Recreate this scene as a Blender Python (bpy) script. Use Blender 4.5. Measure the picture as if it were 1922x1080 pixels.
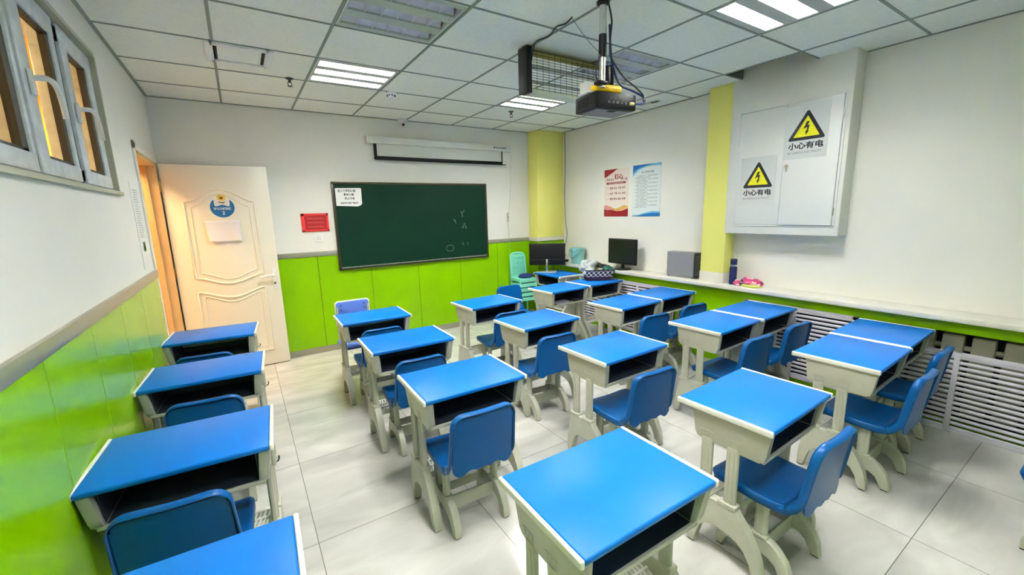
import bpy, bmesh, math, random
from mathutils import Vector, Matrix
random.seed(7)
for o in list(bpy.data.objects): bpy.data.objects.remove(o)
SC = bpy.context.scene
COL = SC.collection

# ------------------------------------------------------------------ camera
CAM = Vector((0.0072, -5.0376, 1.5396))
yaw, pitch, roll, fpx = 0.57206, -0.18222, -0.02703, 777.68
fw = Vector((math.sin(yaw)*math.cos(pitch), math.cos(yaw)*math.cos(pitch), math.sin(pitch)))
rt = Vector((math.cos(yaw), -math.sin(yaw), 0)); up = rt.cross(fw)
cr, sr = math.cos(roll), math.sin(roll)
rt, up = cr*rt + sr*up, -sr*rt + cr*up
cd = bpy.data.cameras.new('camera'); cam = bpy.data.objects.new('camera', cd); COL.objects.link(cam)
cd.sensor_width = 36; cd.lens = fpx/1922*36; cd.clip_start = 0.03
M = Matrix((rt, up, -fw)).transposed().to_4x4(); M.translation = CAM
cam.matrix_world = M
SC.camera = cam

# ------------------------------------------------------------------ world, exposure, hallway light
w = bpy.data.worlds.new('world'); SC.world = w; w.use_nodes = True
w.node_tree.nodes['Background'].inputs[0].default_value = (0.75, 0.85, 1, 1)
w.node_tree.nodes['Background'].inputs[1].default_value = 0.3
SC.view_settings.view_transform = 'Standard'; SC.view_settings.look = 'None'
SC.view_settings.gamma = 1; SC.view_settings.use_curve_mapping = False
SC.view_settings.exposure = 2.2
TUBE_POWER = 24.0
HALL_POWER = 14.0
def area_light(name, loc, rot, sx, sy, power, color):
    l = bpy.data.lights.new(name, 'AREA'); l.shape = 'RECTANGLE'; l.size = sx; l.size_y = sy
    l.energy = power; l.color = color
    o = bpy.data.objects.new(name, l); o.location = loc; o.rotation_euler = rot; COL.objects.link(o)
    return o
area_light('hallway_light', (-1.45, -0.9, 2.58), (0, 0, 0), 0.5, 0.9, HALL_POWER, (1, .66, .30))
area_light('hallway_light', (-1.45, -3.0, 2.58), (0, 0, 0), 0.5, 0.9, HALL_POWER*.5, (1, .66, .30))

# ------------------------------------------------------------------ materials
MATS = {}
def mat(name, col, rough=.5, metal=0, coat=0, noise=0, nscale=20, bump=0, bscale=60, emit=None, estr=0, trans=0, col2=None, spec=None):
    if name in MATS: return MATS[name]
    m = bpy.data.materials.new(name); m.use_nodes = True; nt = m.node_tree
    b = nt.nodes['Principled BSDF']
    b.inputs['Base Color'].default_value = (*col, 1); b.inputs['Roughness'].default_value = rough
    b.inputs['Metallic'].default_value = metal; b.inputs['Coat Weight'].default_value = coat
    if coat: b.inputs['Coat Roughness'].default_value = .06
    if spec is not None: b.inputs['Specular IOR Level'].default_value = spec
    if trans: b.inputs['Transmission Weight'].default_value = trans
    if emit: b.inputs['Emission Color'].default_value = (*emit, 1); b.inputs['Emission Strength'].default_value = estr
    tc = nt.nodes.new('ShaderNodeTexCoord')
    if noise or col2:
        n = nt.nodes.new('ShaderNodeTexNoise'); n.inputs['Scale'].default_value = nscale; n.inputs['Detail'].default_value = 5
        nt.links.new(tc.outputs['Object'], n.inputs['Vector'])
        r = nt.nodes.new('ShaderNodeValToRGB'); r.color_ramp.elements[0].position = .3; r.color_ramp.elements[1].position = .7
        c2 = col2 if col2 else tuple(c*(1-noise) for c in col)
        r.color_ramp.elements[0].color = (*c2, 1); r.color_ramp.elements[1].color = (*col, 1)
        nt.links.new(n.outputs['Fac'], r.inputs['Fac']); nt.links.new(r.outputs['Color'], b.inputs['Base Color'])
    if bump:
        n = nt.nodes.new('ShaderNodeTexNoise'); n.inputs['Scale'].default_value = bscale; n.inputs['Detail'].default_value = 4
        nt.links.new(tc.outputs['Object'], n.inputs['Vector'])
        bp = nt.nodes.new('ShaderNodeBump'); bp.inputs['Strength'].default_value = bump; bp.inputs['Distance'].default_value = .004
        nt.links.new(n.outputs['Fac'], bp.inputs['Height']); nt.links.new(bp.outputs['Normal'], b.inputs['Normal'])
    MATS[name] = m; return m
WALL = mat('wall_paint', (.83, .825, .765), .65, noise=.03, nscale=3, bump=.08, bscale=90)
CEIL = mat('ceiling_tile', (.86, .88, .80), .9, noise=.06, nscale=40, bump=.35, bscale=220)
TBAR = mat('ceiling_grid_metal', (.22, .26, .23), .5)  # white bars; their dark contrast against the tiles is put into the colour
GREEN = mat('green_panel', (.225, .50, .0), .20, spec=.3, noise=.05, nscale=2)
SEAM = mat('panel_seam', (.03, .07, .01), .8)
DADO = mat('dado_steel', (.42, .41, .33), .35, metal=.55, noise=.12, nscale=6)
YELLOW = mat('yellow_paint', (.88, .86, .22), .6, bump=.08, bscale=80)
LEDGE = mat('ledge_stone', (.74, .73, .66), .35, noise=.08, nscale=7)
BLUE = mat('desk_blue', (.001, .155, .58), .36, noise=.04, nscale=5, bump=.04, bscale=500, spec=.22)
CBLUE = mat('chair_blue', (.0, .09, .32), .30, noise=.05, nscale=8, spec=.3)
CREAM = mat('cream_plastic', (.50, .51, .42), .42, noise=.09, nscale=14)
EDGE = mat('edge_plastic', (.78, .78, .72), .35)
TRAY_SHADE = mat('tray_inner_shade', (.022, .032, .050), .6)  # shade inside the desk trays put into a near-black colour
PAD = mat('black_rubber', (.02, .02, .02), .7)
BLACK = mat('black_plastic', (.007, .008, .010), .42, spec=.25)
GLOSS = mat('glossy_black', (.006, .007, .010), .09)
STEEL = mat('steel', (.72, .72, .70), .22, metal=1)
WHITE = mat('white_plastic', (.82, .83, .82), .4)
PAPER = mat('paper', (.86, .86, .85), .75)
INK = mat('ink', (.02, .02, .03), .7)
RADW = mat('grille_white', (.60, .58, .66), .45)
VOID = mat('dark_void', (.015, .017, .016), .9)
DOORM = mat('door_cream', (.85, .81, .68), .32)
FRAMEM = mat('door_frame_wood', (.72, .46, .20), .4, noise=.1, nscale=9)
HALLW = mat('hall_wall', (.68, .45, .09), .7, noise=.08, nscale=4)
PVC = mat('window_pvc', (.70, .76, .80), .35, noise=.25, nscale=16)
REVEAL = mat('window_reveal', (.46, .46, .36), .6)
LOUV = mat('louvre_unlit', (.84, .84, .98), .25, metal=.2)  # bluish room reflection of the unlit louvres put into the colour
LBAR = mat('louvre_bar', (.42, .47, .43), .5)
TUBEOFF = mat('tube_off', (.85, .86, .95), .3)
TUBE = mat('tube_lit', (1, 1, 1), .5, emit=(1.0, .985, .925), estr=TUBE_POWER)
TUBEF = mat('tube_lit_front', (1, 1, 1), .5, emit=(1.0, .985, .925), estr=TUBE_POWER*1.35)  # front fixtures set stronger to brighten the front of the room
MINT = mat('mint_plastic', (.22, .72, .56), .4)
VIOLET = mat('violet_board', (.10, .20, .66), .35)
RED = mat('red_plastic', (.70, .03, .03), .5)
DRED = mat('dark_red_plastic', (.38, .006, .008), .45)
BOARD = mat('chalkboard_green', (.002, .030, .015), .45, noise=.22, nscale=3, spec=.2)
BFRAME = mat('board_frame', (.06, .055, .03), .35, metal=.5)
CHALK = mat('chalk', (.38, .52, .46), .9)
GOLD = mat('gold_reflector', (.52, .42, .13), .3, metal=.7)
SYEL = mat('sign_yellow', (.85, .80, .01), .5)
SGREY = mat('laminated_sheet', (.70, .73, .72), .22)
ORANGE = mat('yellow_tape', (.95, .58, .01), .4)
CABLE = mat('cable_black', (.015, .018, .02), .5)
NAVY = mat('navy', (.006, .012, .10), .25)
DBLUE = mat('cable_blue', (.02, .03, .12), .5)

def floor_mat():
    m = bpy.data.materials.new('floor_tiles'); m.use_nodes = True; nt = m.node_tree; b = nt.nodes['Principled BSDF']
    g = nt.nodes.new('ShaderNodeNewGeometry'); sp = nt.nodes.new('ShaderNodeSeparateXYZ'); nt.links.new(g.outputs['Position'], sp.inputs[0])
    def line(out, off, per):
        a = nt.nodes.new('ShaderNodeMath'); a.operation = 'SUBTRACT'; nt.links.new(out, a.inputs[0]); a.inputs[1].default_value = off
        d = nt.nodes.new('ShaderNodeMath'); d.operation = 'DIVIDE'; nt.links.new(a.outputs[0], d.inputs[0]); d.inputs[1].default_value = per
        f = nt.nodes.new('ShaderNodeMath'); f.operation = 'FRACT'; nt.links.new(d.outputs[0], f.inputs[0])
        s = nt.nodes.new('ShaderNodeMath'); s.operation = 'PINGPONG'; nt.links.new(d.outputs[0], s.inputs[0]); s.inputs[1].default_value = .5
        c = nt.nodes.new('ShaderNodeMath'); c.operation = 'LESS_THAN'; nt.links.new(s.outputs[0], c.inputs[0]); c.inputs[1].default_value = .0016/per
        fl = nt.nodes.new('ShaderNodeMath'); fl.operation = 'FLOOR'; nt.links.new(d.outputs[0], fl.inputs[0])
        return c.outputs[0], fl.outputs[0]
    lx, ix = line(sp.outputs[0], 0.141, .7665); ly, iy = line(sp.outputs[1], -1.503, .7793)
    mx = nt.nodes.new('ShaderNodeMath'); mx.operation = 'MAXIMUM'; nt.links.new(lx, mx.inputs[0]); nt.links.new(ly, mx.inputs[1])
    cb = nt.nodes.new('ShaderNodeCombineXYZ'); nt.links.new(ix, cb.inputs[0]); nt.links.new(iy, cb.inputs[1])
    wn = nt.nodes.new('ShaderNodeTexWhiteNoise'); nt.links.new(cb.outputs[0], wn.inputs['Vector'])
    va = nt.nodes.new('ShaderNodeVectorMath'); va.operation = 'MULTIPLY_ADD'
    nt.links.new(wn.outputs['Color'], va.inputs[0]); va.inputs[1].default_value = (9, 9, 9); nt.links.new(g.outputs['Position'], va.inputs[2])
    mp = nt.nodes.new('ShaderNodeMapping'); mp.inputs['Scale'].default_value = (1.0, 2.6, 1); mp.inputs['Rotation'].default_value = (0, 0, .5); nt.links.new(va.outputs[0], mp.inputs[0])
    n = nt.nodes.new('ShaderNodeTexNoise'); n.inputs['Scale'].default_value = 2.2; n.inputs['Detail'].default_value = 8; n.inputs['Distortion'].default_value = .8
    nt.links.new(mp.outputs[0], n.inputs['Vector'])
    r = nt.nodes.new('ShaderNodeValToRGB'); r.color_ramp.elements[0].position = .32; r.color_ramp.elements[1].position = .68
    r.color_ramp.elements[0].color = (.46, .46, .435, 1); r.color_ramp.elements[1].color = (.60, .60, .565, 1); nt.links.new(n.outputs['Fac'], r.inputs['Fac'])
    mix = nt.nodes.new('ShaderNodeMix'); mix.data_type = 'RGBA'; nt.links.new(mx.outputs[0], mix.inputs[0]); nt.links.new(r.outputs['Color'], mix.inputs[6])
    mix.inputs[7].default_value = (.16, .15, .13, 1); nt.links.new(mix.outputs[2], b.inputs['Base Color'])
    b.inputs['Roughness'].default_value = .16
    return m
FLOOR = floor_mat()
def glass_mat():
    m = bpy.data.materials.new('window_glass'); m.use_nodes = True; b = m.node_tree.nodes['Principled BSDF']
    b.inputs['Base Color'].default_value = (.95, .97, .95, 1); b.inputs['Roughness'].default_value = .02; b.inputs['Transmission Weight'].default_value = 1; b.inputs['IOR'].default_value = 1.05
    return m
GLASS = glass_mat()

# ------------------------------------------------------------------ mesh helpers
def mk(name, bm, m, parent=None, smooth=35, loc=None):
    me = bpy.data.meshes.new(name)
    bmesh.ops.recalc_face_normals(bm, faces=bm.faces[:])
    bm.to_mesh(me); bm.free()
    for mm in (m if isinstance(m, (list, tuple)) else [m]): me.materials.append(mm)
    if smooth:
        for p in me.polygons: p.use_smooth = True
        me.set_sharp_from_angle(angle=math.radians(smooth))
    o = bpy.data.objects.new(name, me); COL.objects.link(o)
    if parent: o.parent = parent
    if loc: o.location = loc
    return o
def B(): return bmesh.new()
def box(bm, x0, x1, y0, y1, z0, z1, bev=0, mi=0, mtx=None, seg=2):
    vs = [bm.verts.new((x, y, z)) for x in (x0, x1) for y in (y0, y1) for z in (z0, z1)]
    F = [(0, 1, 3, 2), (4, 6, 7, 5), (0, 4, 5, 1), (2, 3, 7, 6), (0, 2, 6, 4), (1, 5, 7, 3)]
    fs = [bm.faces.new([vs[i] for i in f]) for f in F]
    for f in fs: f.material_index = mi
    if bev:
        es = list({e for f in fs for e in f.edges})
        r = bmesh.ops.bevel(bm, geom=es, offset=bev, segments=seg, affect='EDGES', profile=.5)
        vs = list({v for f in r['faces'] for v in f.verts} | {v for v in vs if v.is_valid})
        for f in r['faces']: f.material_index = mi
    if mtx:
        for v in vs: v.co = mtx @ v.co
    return vs
def prism(bm, prof, axis, a, b, bev=0, mi=0, mtx=None, seg=2):
    def P(u, v, t): return {'x': (t, u, v), 'y': (u, t, v), 'z': (u, v, t)}[axis]
    A = [bm.verts.new(P(u, v, a)) for u, v in prof]; C = [bm.verts.new(P(u, v, b)) for u, v in prof]
    fs = [bm.faces.new(A), bm.faces.new(C[::-1])]
    n = len(prof)
    for i in range(n): fs.append(bm.faces.new([A[i], C[i], C[(i+1) % n], A[(i+1) % n]]))
    for f in fs: f.material_index = mi
    vs = A + C
    if bev:
        es = list(set(fs[0].edges) | set(fs[1].edges))
        r = bmesh.ops.bevel(bm, geom=es, offset=bev, segments=seg, affect='EDGES', profile=.5)
        for f in r['faces']: f.material_index = mi
        vs = list({v for f in r['faces'] for v in f.verts} | {v for v in vs if v.is_valid})
    if mtx:
        for v in vs: v.co = mtx @ v.co
    return vs
def smooth_path(pts, n=6):
    pts = [Vector(p) for p in pts]
    if len(pts) < 3: return pts
    out = []
    for i in range(len(pts)-1):
        p0 = pts[max(i-1, 0)]; p1 = pts[i]; p2 = pts[i+1]; p3 = pts[min(i+2, len(pts)-1)]
        for k in range(n):
            t = k/n
            out.append(.5*((2*p1)+(-p0+p2)*t+(2*p0-5*p1+4*p2-p3)*t*t+(-p0+3*p1-3*p2+p3)*t**3))
    out.append(pts[-1]); return out
def tube(bm, pts, r, seg=8, mi=0, closed=False):
    pts = [Vector(p) for p in pts]; rings = []; n = len(pts); prev = None
    for i, p in enumerate(pts):
        a = pts[(i-1) % n] if (closed or i) else p; b = pts[(i+1) % n] if (closed or i < n-1) else p
        d = (b-a).normalized()
        if prev is None: u = d.orthogonal().normalized()
        else:
            u = prev - d*prev.dot(d); u = u.normalized() if u.length > 1e-5 else d.orthogonal().normalized()
        prev = u; v = d.cross(u); rr = r[i] if isinstance(r, (list, tuple)) else r
        rings.append([bm.verts.new(p+rr*(math.cos(2*math.pi*k/seg)*u+math.sin(2*math.pi*k/seg)*v)) for k in range(seg)])
    R = range(n if closed else n-1)
    for i in R:
        A, C = rings[i], rings[(i+1) % n]
        for k in range(seg):
            f = bm.faces.new([A[k], A[(k+1) % seg], C[(k+1) % seg], C[k]]); f.material_index = mi
    if not closed:
        bm.faces.new(rings[0][::-1]).material_index = mi; bm.faces.new(rings[-1]).material_index = mi
def lathe(bm, prof, seg=24, c=(0, 0, 0), mi=0, mtx=None):
    rings = []
    for r, z in prof:
        rings.append([bm.verts.new((c[0]+r*math.cos(2*math.pi*k/seg), c[1]+r*math.sin(2*math.pi*k/seg), c[2]+z)) for k in range(seg)] if r > 1e-6 else [bm.verts.new((c[0], c[1], c[2]+z))])
    for A, C in zip(rings, rings[1:]):
        for k in range(seg):
            a0, a1 = A[k % len(A)], A[(k+1) % len(A)]; c0, c1 = C[k % len(C)], C[(k+1) % len(C)]
            q = [a0, a1, c1, c0]; u = []
            for v in q:
                if v not in u: u.append(v)
            if len(u) > 2: bm.faces.new(u).material_index = mi
    if mtx:
        for R_ in rings:
            for v in R_: v.co = mtx @ v.co
def oval(cx, cy, rx, ry, n=16, e=2.6):
    o = []
    for k in range(n):
        a = 2*math.pi*k/n; c, s = math.cos(a), math.sin(a)
        o.append((cx+rx*math.copysign(abs(c)**(2/e), c), cy+ry*math.copysign(abs(s)**(2/e), s)))
    return o
def plane_m(side, origin):   # local X reads left to right, Y up, Z towards the viewer
    ax = {'front': ((1, 0, 0), (0, 0, 1), (0, -1, 0)), 'right': ((0, -1, 0), (0, 0, 1), (-1, 0, 0)), 'left': ((0, 1, 0), (0, 0, 1), (1, 0, 0))}[side]
    m = Matrix(ax).transposed().to_4x4(); m.translation = Vector(origin); return m
def text_bm(bm, s, size, x, y, z=0, bold=.0, align='CENTER', ext=.0003, sx=1, mi=0):
    c = bpy.data.curves.new('t', 'FONT'); c.body = s; c.size = size; c.align_x = align; c.extrude = ext; c.offset = bold*size; c.resolution_u = 2
    o = bpy.data.objects.new('t', c); COL.objects.link(o)
    me = bpy.data.meshes.new_from_object(o.evaluated_get(bpy.context.evaluated_depsgraph_get()))
    me.transform(Matrix.Translation((x, y, z)) @ Matrix.Diagonal((sx, 1, 1, 1)))
    n0 = len(bm.faces); bm.from_mesh(me); bm.faces.ensure_lookup_table()
    for f in bm.faces[n0:]: f.material_index = mi
    bpy.data.objects.remove(o); bpy.data.curves.remove(c); bpy.data.meshes.remove(me)
def flat(bm, pts, z0, z1, mi=0):
    prism(bm, pts, 'z', z0, z1, 0, mi)
def tag(o, label, cat, group=None):
    o['label'] = label; o['category'] = cat
    if group: o['group'] = group
    return o
def struct(o): o['kind'] = 'structure'; return o
def empty(name, loc=(0, 0, 0), rz=0):
    o = bpy.data.objects.new(name, None); COL.objects.link(o); o.location = loc; o.rotation_euler = (0, 0, rz); o.empty_display_size = .1
    return o
def child_of(o): return [c for c in bpy.data.objects if c.parent == o]
def dup(root, loc, rz):
    kids = {}
    for c in bpy.data.objects: kids.setdefault(c.parent, []).append(c)
    def cp(o, par):
        c = o.copy(); COL.objects.link(c); c.parent = par
        for k in kids.get(o, []): cp(k, c)
        return c
    r = cp(root, None); r.location = loc; r.rotation_euler = (0, 0, rz)
    return r

# ================================================================== SETTING
XL, XR, H, YB = -.56, 4.057, 2.632, -6.25
xs = [XL, 0, .6, 1.2, 1.8, 2.4, 3.0, 3.6, XR]
ys = [0] + [-.5068-.5888*k for k in range(10)] + [YB]
bm = B(); box(bm, XL, XR+.2, YB, .0, -.1, 0); box(bm, -2.3, XL, -5.5, .0, -.1, 0); struct(mk('floor', bm, FLOOR, smooth=0))
# ceiling tiles with openings for the light fittings and the missing tile
LIGHTS = {(2, 2): 1, (2, 4): 0, (5, 2): 1, (5, 4): 0, (5, 6): 1, (2, 6): 1, (2, 8): 1, (5, 8): 0}
bm = B()
for i in range(8):
    for j in range(11):
        if (i, j) in LIGHTS or (i, j) == (7, 5): continue
        y1, y0 = ys[j], ys[j+1]
        if (i, j) == (7, 0): y0 = -.43
        box(bm, xs[i], xs[i+1], y0, y1, H, H+.015)
struct(mk('ceiling', bm, CEIL, smooth=0))
bm = B()
box(bm, XL-.2, XR+.2, YB, .2, H+.45, H+.5)
struct(mk('ceiling_slab', bm, VOID, smooth=0))
bm = B()
for x in xs[1:-1]: box(bm, x-.0085, x+.0085, YB, 0, H-.004, H+.02)
for y in ys[1:-1]: box(bm, XL, XR, y-.0075, y+.0075, H-.0035, H+.02)
for a in ((XL, XL+.018, YB, 0), (XR-.014, XR, YB, 0), (XL, XR, -.014, 0)): box(bm, *a, H-.006, H+.02)
struct(mk('trim_1', bm, TBAR, smooth=0))['label'] = 'metal grid between the ceiling tiles, its dark look painted grey'
# front wall
bm = B(); box(bm, -2.3, XR+.2, 0, .15, 0, H+.5); struct(mk('wall_front', bm, WALL, smooth=0))
bm = B(); box(bm, -2.3, XR+.2, YB-.15, YB, 0, H+.5); struct(mk('wall_back', bm, WALL, smooth=0))
def wainscot(name, seams, z1, side, at, base=.07, extra=None):
    bm = B()
    for a, b in zip(seams, seams[1:]):
        lo, hi = min(a, b)+.0022, max(a, b)-.0022
        if side == 'front': box(bm, lo, hi, at-.012, at, base, z1, .0015, seg=1)
        else: box(bm, at, at+.012, lo, hi, base, z1, .0015, seg=1)
    if side == 'front': box(bm, min(seams), max(seams), at-.006, at, base, z1, mi=1)
    else: box(bm, at, at+.006, min(seams), max(seams), base, z1, mi=1)
    return struct(mk(name, bm, [GREEN, SEAM], smooth=0))
wainscot('trim_2', [-.49, .1, .685, 1.258, 1.841, 2.43, 3.011, 3.58], 1.103, 'front', 0)
bm = B(); box(bm, -.49, 3.58, -.018, 0, 1.103, 1.157, .003); struct(mk('trim_3', bm, DADO))
bm = B(); box(bm, XL, 3.58, -.016, 0, 0, .07, .003); struct(mk('baseboard_front', bm, DADO))
# corner pillar
bm = B(); box(bm, 3.58, XR, -.22, 0, 1.157, H, .006); struct(mk('wall_pillar_corner', bm, YELLOW))
bm = B(); box(bm, 3.58, XR, -.22, 0, 0.07, 1.10); box(bm, 3.56, XR, -.235, -.0, 1.103, 1.157, .003, mi=1); box(bm, 3.565, XR, -.23, 0, 0, .07, mi=1)
struct(mk('wall_pillar_base', bm, [GREEN, LEDGE], smooth=0))
# left wall with window hole (y -1.66..-4.1, z 1.70..2.45) and doorway (y -1.0..-.12, z 0..2.05)
WY0, WY1, WZ0, WZ1 = -4.1, -1.72, 1.705, 2.44
DY0, DY1, DZ = -1.02, -.10, 2.05
bm = B(); X0 = XL-.2
box(bm, X0, XL, YB, WY0, 0, H+.5); box(bm, X0, XL, WY0, WY1, 0, WZ0); box(bm, X0, XL, WY0, WY1, WZ1, H+.5)
box(bm, X0, XL, WY1, DY0, 0, H+.5); box(bm, X0, XL, DY0, DY1, DZ, H+.5); box(bm, X0, XL, DY1, 0, 0, H+.5)
struct(mk('wall_left', bm, WALL, smooth=0))
wainscot('trim_4', [-1.06, -1.227, -1.727, -2.235, -2.742, -3.235, -3.735, -4.235, -4.735, -5.235, -5.735, -6.24], 1.13, 'left', XL)
bm = B(); box(bm, XL, XL+.02, YB, -1.06, 1.13, 1.184, .003); struct(mk('trim_5', bm, DADO))
bm = B(); box(bm, XL, XL+.016, YB, -1.06, 0, .07, .003); struct(mk('baseboard_left', bm, DADO))
# back wall wainscot
bm = B(); box(bm, XL, XR, YB, YB+.012, .07, 1.13); box(bm, XL, XR, YB, YB+.02, 1.13, 1.18, mi=1); struct(mk('trim_6', bm, [GREEN, DADO], smooth=0))
# hallway
bm = B(); box(bm, -2.3, -2.2, -5.5, 0, 0, H); struct(mk('wall_hallway', bm, HALLW, smooth=0))
bm = B(); box(bm, -2.2, X0, -.02, 0, 0, H); box(bm, -2.2, X0, -5.5, -5.4, 0, H); struct(mk('wall_hallway_end', bm, HALLW, smooth=0))
bm = B(); box(bm, -2.3, X0, -5.5, 0, H, H+.03); struct(mk('ceiling_hallway', bm, HALLW, smooth=0))
# right wall, ledge and green facing
bm = B(); box(bm, XR, XR+.2, YB, 0, .0, H+.5); struct(mk('wall_right', bm, WALL, smooth=0))
LZ, LX = .79, 3.80
bm = B(); box(bm, LX, XR, YB, -.22, LZ-.035, LZ, .004); struct(mk('trim_7', bm, LEDGE))['label'] = 'long pale stone ledge along the right wall'
bm = B()
GX = 3.87
box(bm, GX, GX+.05, -.80, -.22, 0, LZ-.035); box(bm, GX, GX+.05, -3.05, -2.30, 0, .675)
box(bm, GX, GX+.05, YB, -.80, .675, LZ-.035); box(bm, GX, GX+.05, -4.02, -3.9, 0, .675); box(bm, GX, GX+.05, YB, -5.6, 0, .675)
for a, b in ((-2.3, -.8), (-3.9, -3.05), (-5.6, -4.02)): box(bm, GX, GX+.05, a, b, 0, .06)
struct(mk('trim_8', bm, GREEN, smooth=0))['label'] = 'glossy green facing below the ledge'
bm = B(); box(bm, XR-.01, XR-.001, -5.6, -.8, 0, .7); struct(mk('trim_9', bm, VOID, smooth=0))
# pilaster and electrical box casing
bm = B(); box(bm, 3.90, XR, -2.80, -2.555, LZ+.10, H, .004); box(bm, 3.896, XR, -2.804, -2.551, LZ, LZ+.10, .003, mi=1)
struct(mk('wall_pilaster', bm, [YELLOW, LEDGE]))
bm = B()
BX, by0, by1, bz0 = 3.885, -3.70, -2.79, 1.28
box(bm, BX, XR, by0, by1, bz0, H+.3, .008); struct(mk('wall_box', bm, WALL))['label'] = 'white boxed-out casing around the electrical cabinet'

# ------------------------------------------------------------------ window
win = struct(empty('window_1')); wx = XL-.034
bm = B()
for a in ((WY0, WY1, WZ0, WZ0+.055), (WY0, WY1, WZ1-.055, WZ1), (WY1-.06, WY1, WZ0, WZ1), (WY0, WY0+.05, WZ0, WZ1), (-2.33, -2.27, WZ0+.05, WZ1-.05), (-2.83, -2.77, WZ0+.05, WZ1-.05), (-3.45, -3.39, WZ0+.05, WZ1-.05)):
    box(bm, wx-.06, wx-(.0 if a[3]-a[2] < .1 else .003), a[0], a[1], a[2], a[3], .004)
mk('window_frame', bm, PVC, win)
bm = B()
box(bm, XL-.058, XL+.006, WY0+.004, WY1-.004, WZ1-.004, WZ1+.016); box(bm, XL-.058, XL+.006, WY1-.004, WY1+.016, WZ0+.004, WZ1-.004); box(bm, XL-.058, XL+.02, WY0-.02, WY1+.02, WZ0-.016, WZ0+.004)
mk('window_trim', bm, REVEAL, win)
for k, (a, b, tn, tf, dk) in enumerate(((-2.262, -1.79, .090, .085, .035), (-2.80, -2.335, .105, .045, .035), (-3.42, -2.83, .06, .03, .05), (-4.04, -3.455, .06, .06, .03))):
    bm = B(); z0, z1 = WZ0+.016, WZ1-.03; t = .065; xo = wx+.028
    for q in ((a, b, z0, z0+t), (a, b, z1-t-.015, z1)): box(bm, xo-.04, xo, q[0], q[1], q[2], q[3], .005)
    for q in ((a, a+tn), (b-tf, b)): box(bm, xo-.039, xo-.0015, q[0], q[1], z0+.006, z1-.006, .005)
    s = mk('sash', bm, PVC, win)
    bm = B(); box(bm, wx-.004, wx+.012, a-.024, a-.001, z0, z1); mk('gap_strip', bm, VOID, s, smooth=0)  # black strip in the gap beside the sash
    bm = B()
    for q in ((a+tn, b-tf, z0+t, z0+t+.012), (a+tn, b-tf, z1-t-.027, z1-t-.015), (a+tn, a+tn+.010, z0+t, z1-t), (b-tf-dk, b-tf, z0+t, z1-t)): box(bm, xo-.035, xo-.010, q[0], q[1], q[2], q[3])  # thin gasket edges; the wide far strip paints the reveal's shadow dark
    mk('gasket_shade', bm, mat('gasket_shade_brown', (.045, .04, .028), .6), s)
    bm = B(); box(bm, xo-.026, xo-.022, a+tn, b-tf, z0+t, z1-t); mk('glass', bm, GLASS, s, smooth=0)
    if k < 2:
        yh = a+tn*.5; bm = B(); box(bm, xo, xo+.012, yh-.014, yh+.014, 2.0, 2.09, .004)
        tube(bm, smooth_path([(xo+.005, yh, 2.06), (xo+.045, yh+.005, 2.063), (xo+.055, yh+.05, 2.05), (xo+.055, yh+.085, 2.0), (xo+.055, yh+.095, 1.94)]), .010)
        mk('window_handle', bm, WHITE, s)

# ------------------------------------------------------------------ doorway and open door
dr = struct(empty('door_1'))
bm = B()
for a in ((DY1-.035, DY1, 0, DZ), (DY0, DY0+.035, 0, DZ), (DY0, DY1, DZ-.035, DZ)): box(bm, X0-.01, XL+.004, a[0], a[1], a[2], a[3], .003)
box(bm, XL-.10, XL-.06, DY1-.06, DY1, 0, DZ, .002); box(bm, XL-.10, XL-.06, DY0, DY0+.055, 0, DZ, .002)
mk('door_frame', bm, FRAMEM, dr)
bm = B(); box(bm, XL, XL+.012, DY0-.045, DY0+.01, 0, DZ+.05, .003); box(bm, XL, XL+.012, DY0-.045, DY1+.05, DZ-.005, DZ+.05, .003)
mk('door_casing', bm, mat('door_casing_paint', (.80, .78, .68), .4), dr)
dx0, dx1, dyf = -.545, .295, -.105
bm = B(); box(bm, dx0, dx1, dyf, dyf+.04, .008, 2.04, .004); leaf = mk('door_leaf', bm, DOORM, dr)
def bead(bm, pts, r=.009):
    P = [(x, dyf-.001, z) for x, z in pts]; tube(bm, P, r, 8, closed=True)
def wave(xa, xb, f, n=24): return [(xa+(xb-xa)*k/n, f(k/n)) for k in range(n+1)]
bm = B()
U0, U1 = -.405, .155
sw = lambda t, base, d: base - d*math.sin(math.pi*t)**1.4
for g, r in ((0, .010), (.045, .006)):
    top = wave(U1-g, U0+g, lambda t: 1.70-g+.12*math.sin(math.pi*t)**1.6)
    bot = wave(U0+g, U1-g, lambda t: .985+g-.075*math.sin(math.pi*t)**1.6)
    bead(bm, top+bot, r)
    top = wave(U1-g, U0+g, lambda t: .845-g-.075*math.sin(math.pi*t)**1.6)
    bead(bm, top+[(U0+g, .17+g), (U1-g, .17+g)], r)
mk('moulding', bm, DOORM, leaf, smooth=60)
bm = B(); box(bm, .225, .262, dyf-.008, dyf, .80, 1.02, .006)
tube(bm, [(.243, dyf, .955), (.243, dyf-.05, .955)], .011)
tube(bm, smooth_path([(.243, dyf-.05, .955), (.20, dyf-.056, .958), (.15, dyf-.052, .95), (.125, dyf-.045, .942)]), [.011]*18+[.008])
h = mk('door_handle', bm, WHITE, leaf)
bm = B(); tube(bm, [(.244, dyf-.012, .87), (.244, dyf-.004, .87)], .012); mk('lock', bm, mat('dark_metal', (.2, .18, .12), .35, metal=.8), h)
for z in (1.84, 1.05, .28):
    bm = B(); tube(bm, [(dx0-.008, dyf+.0, z-.05), (dx0-.008, dyf+.0, z+.05)], .008); box(bm, dx0-.008, dx0+.004, dyf-.002, dyf+.035, z-.048, z+.048)
    mk('hinge', bm, mat('brass', (.55, .36, .12), .3, metal=.9), leaf)
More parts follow.
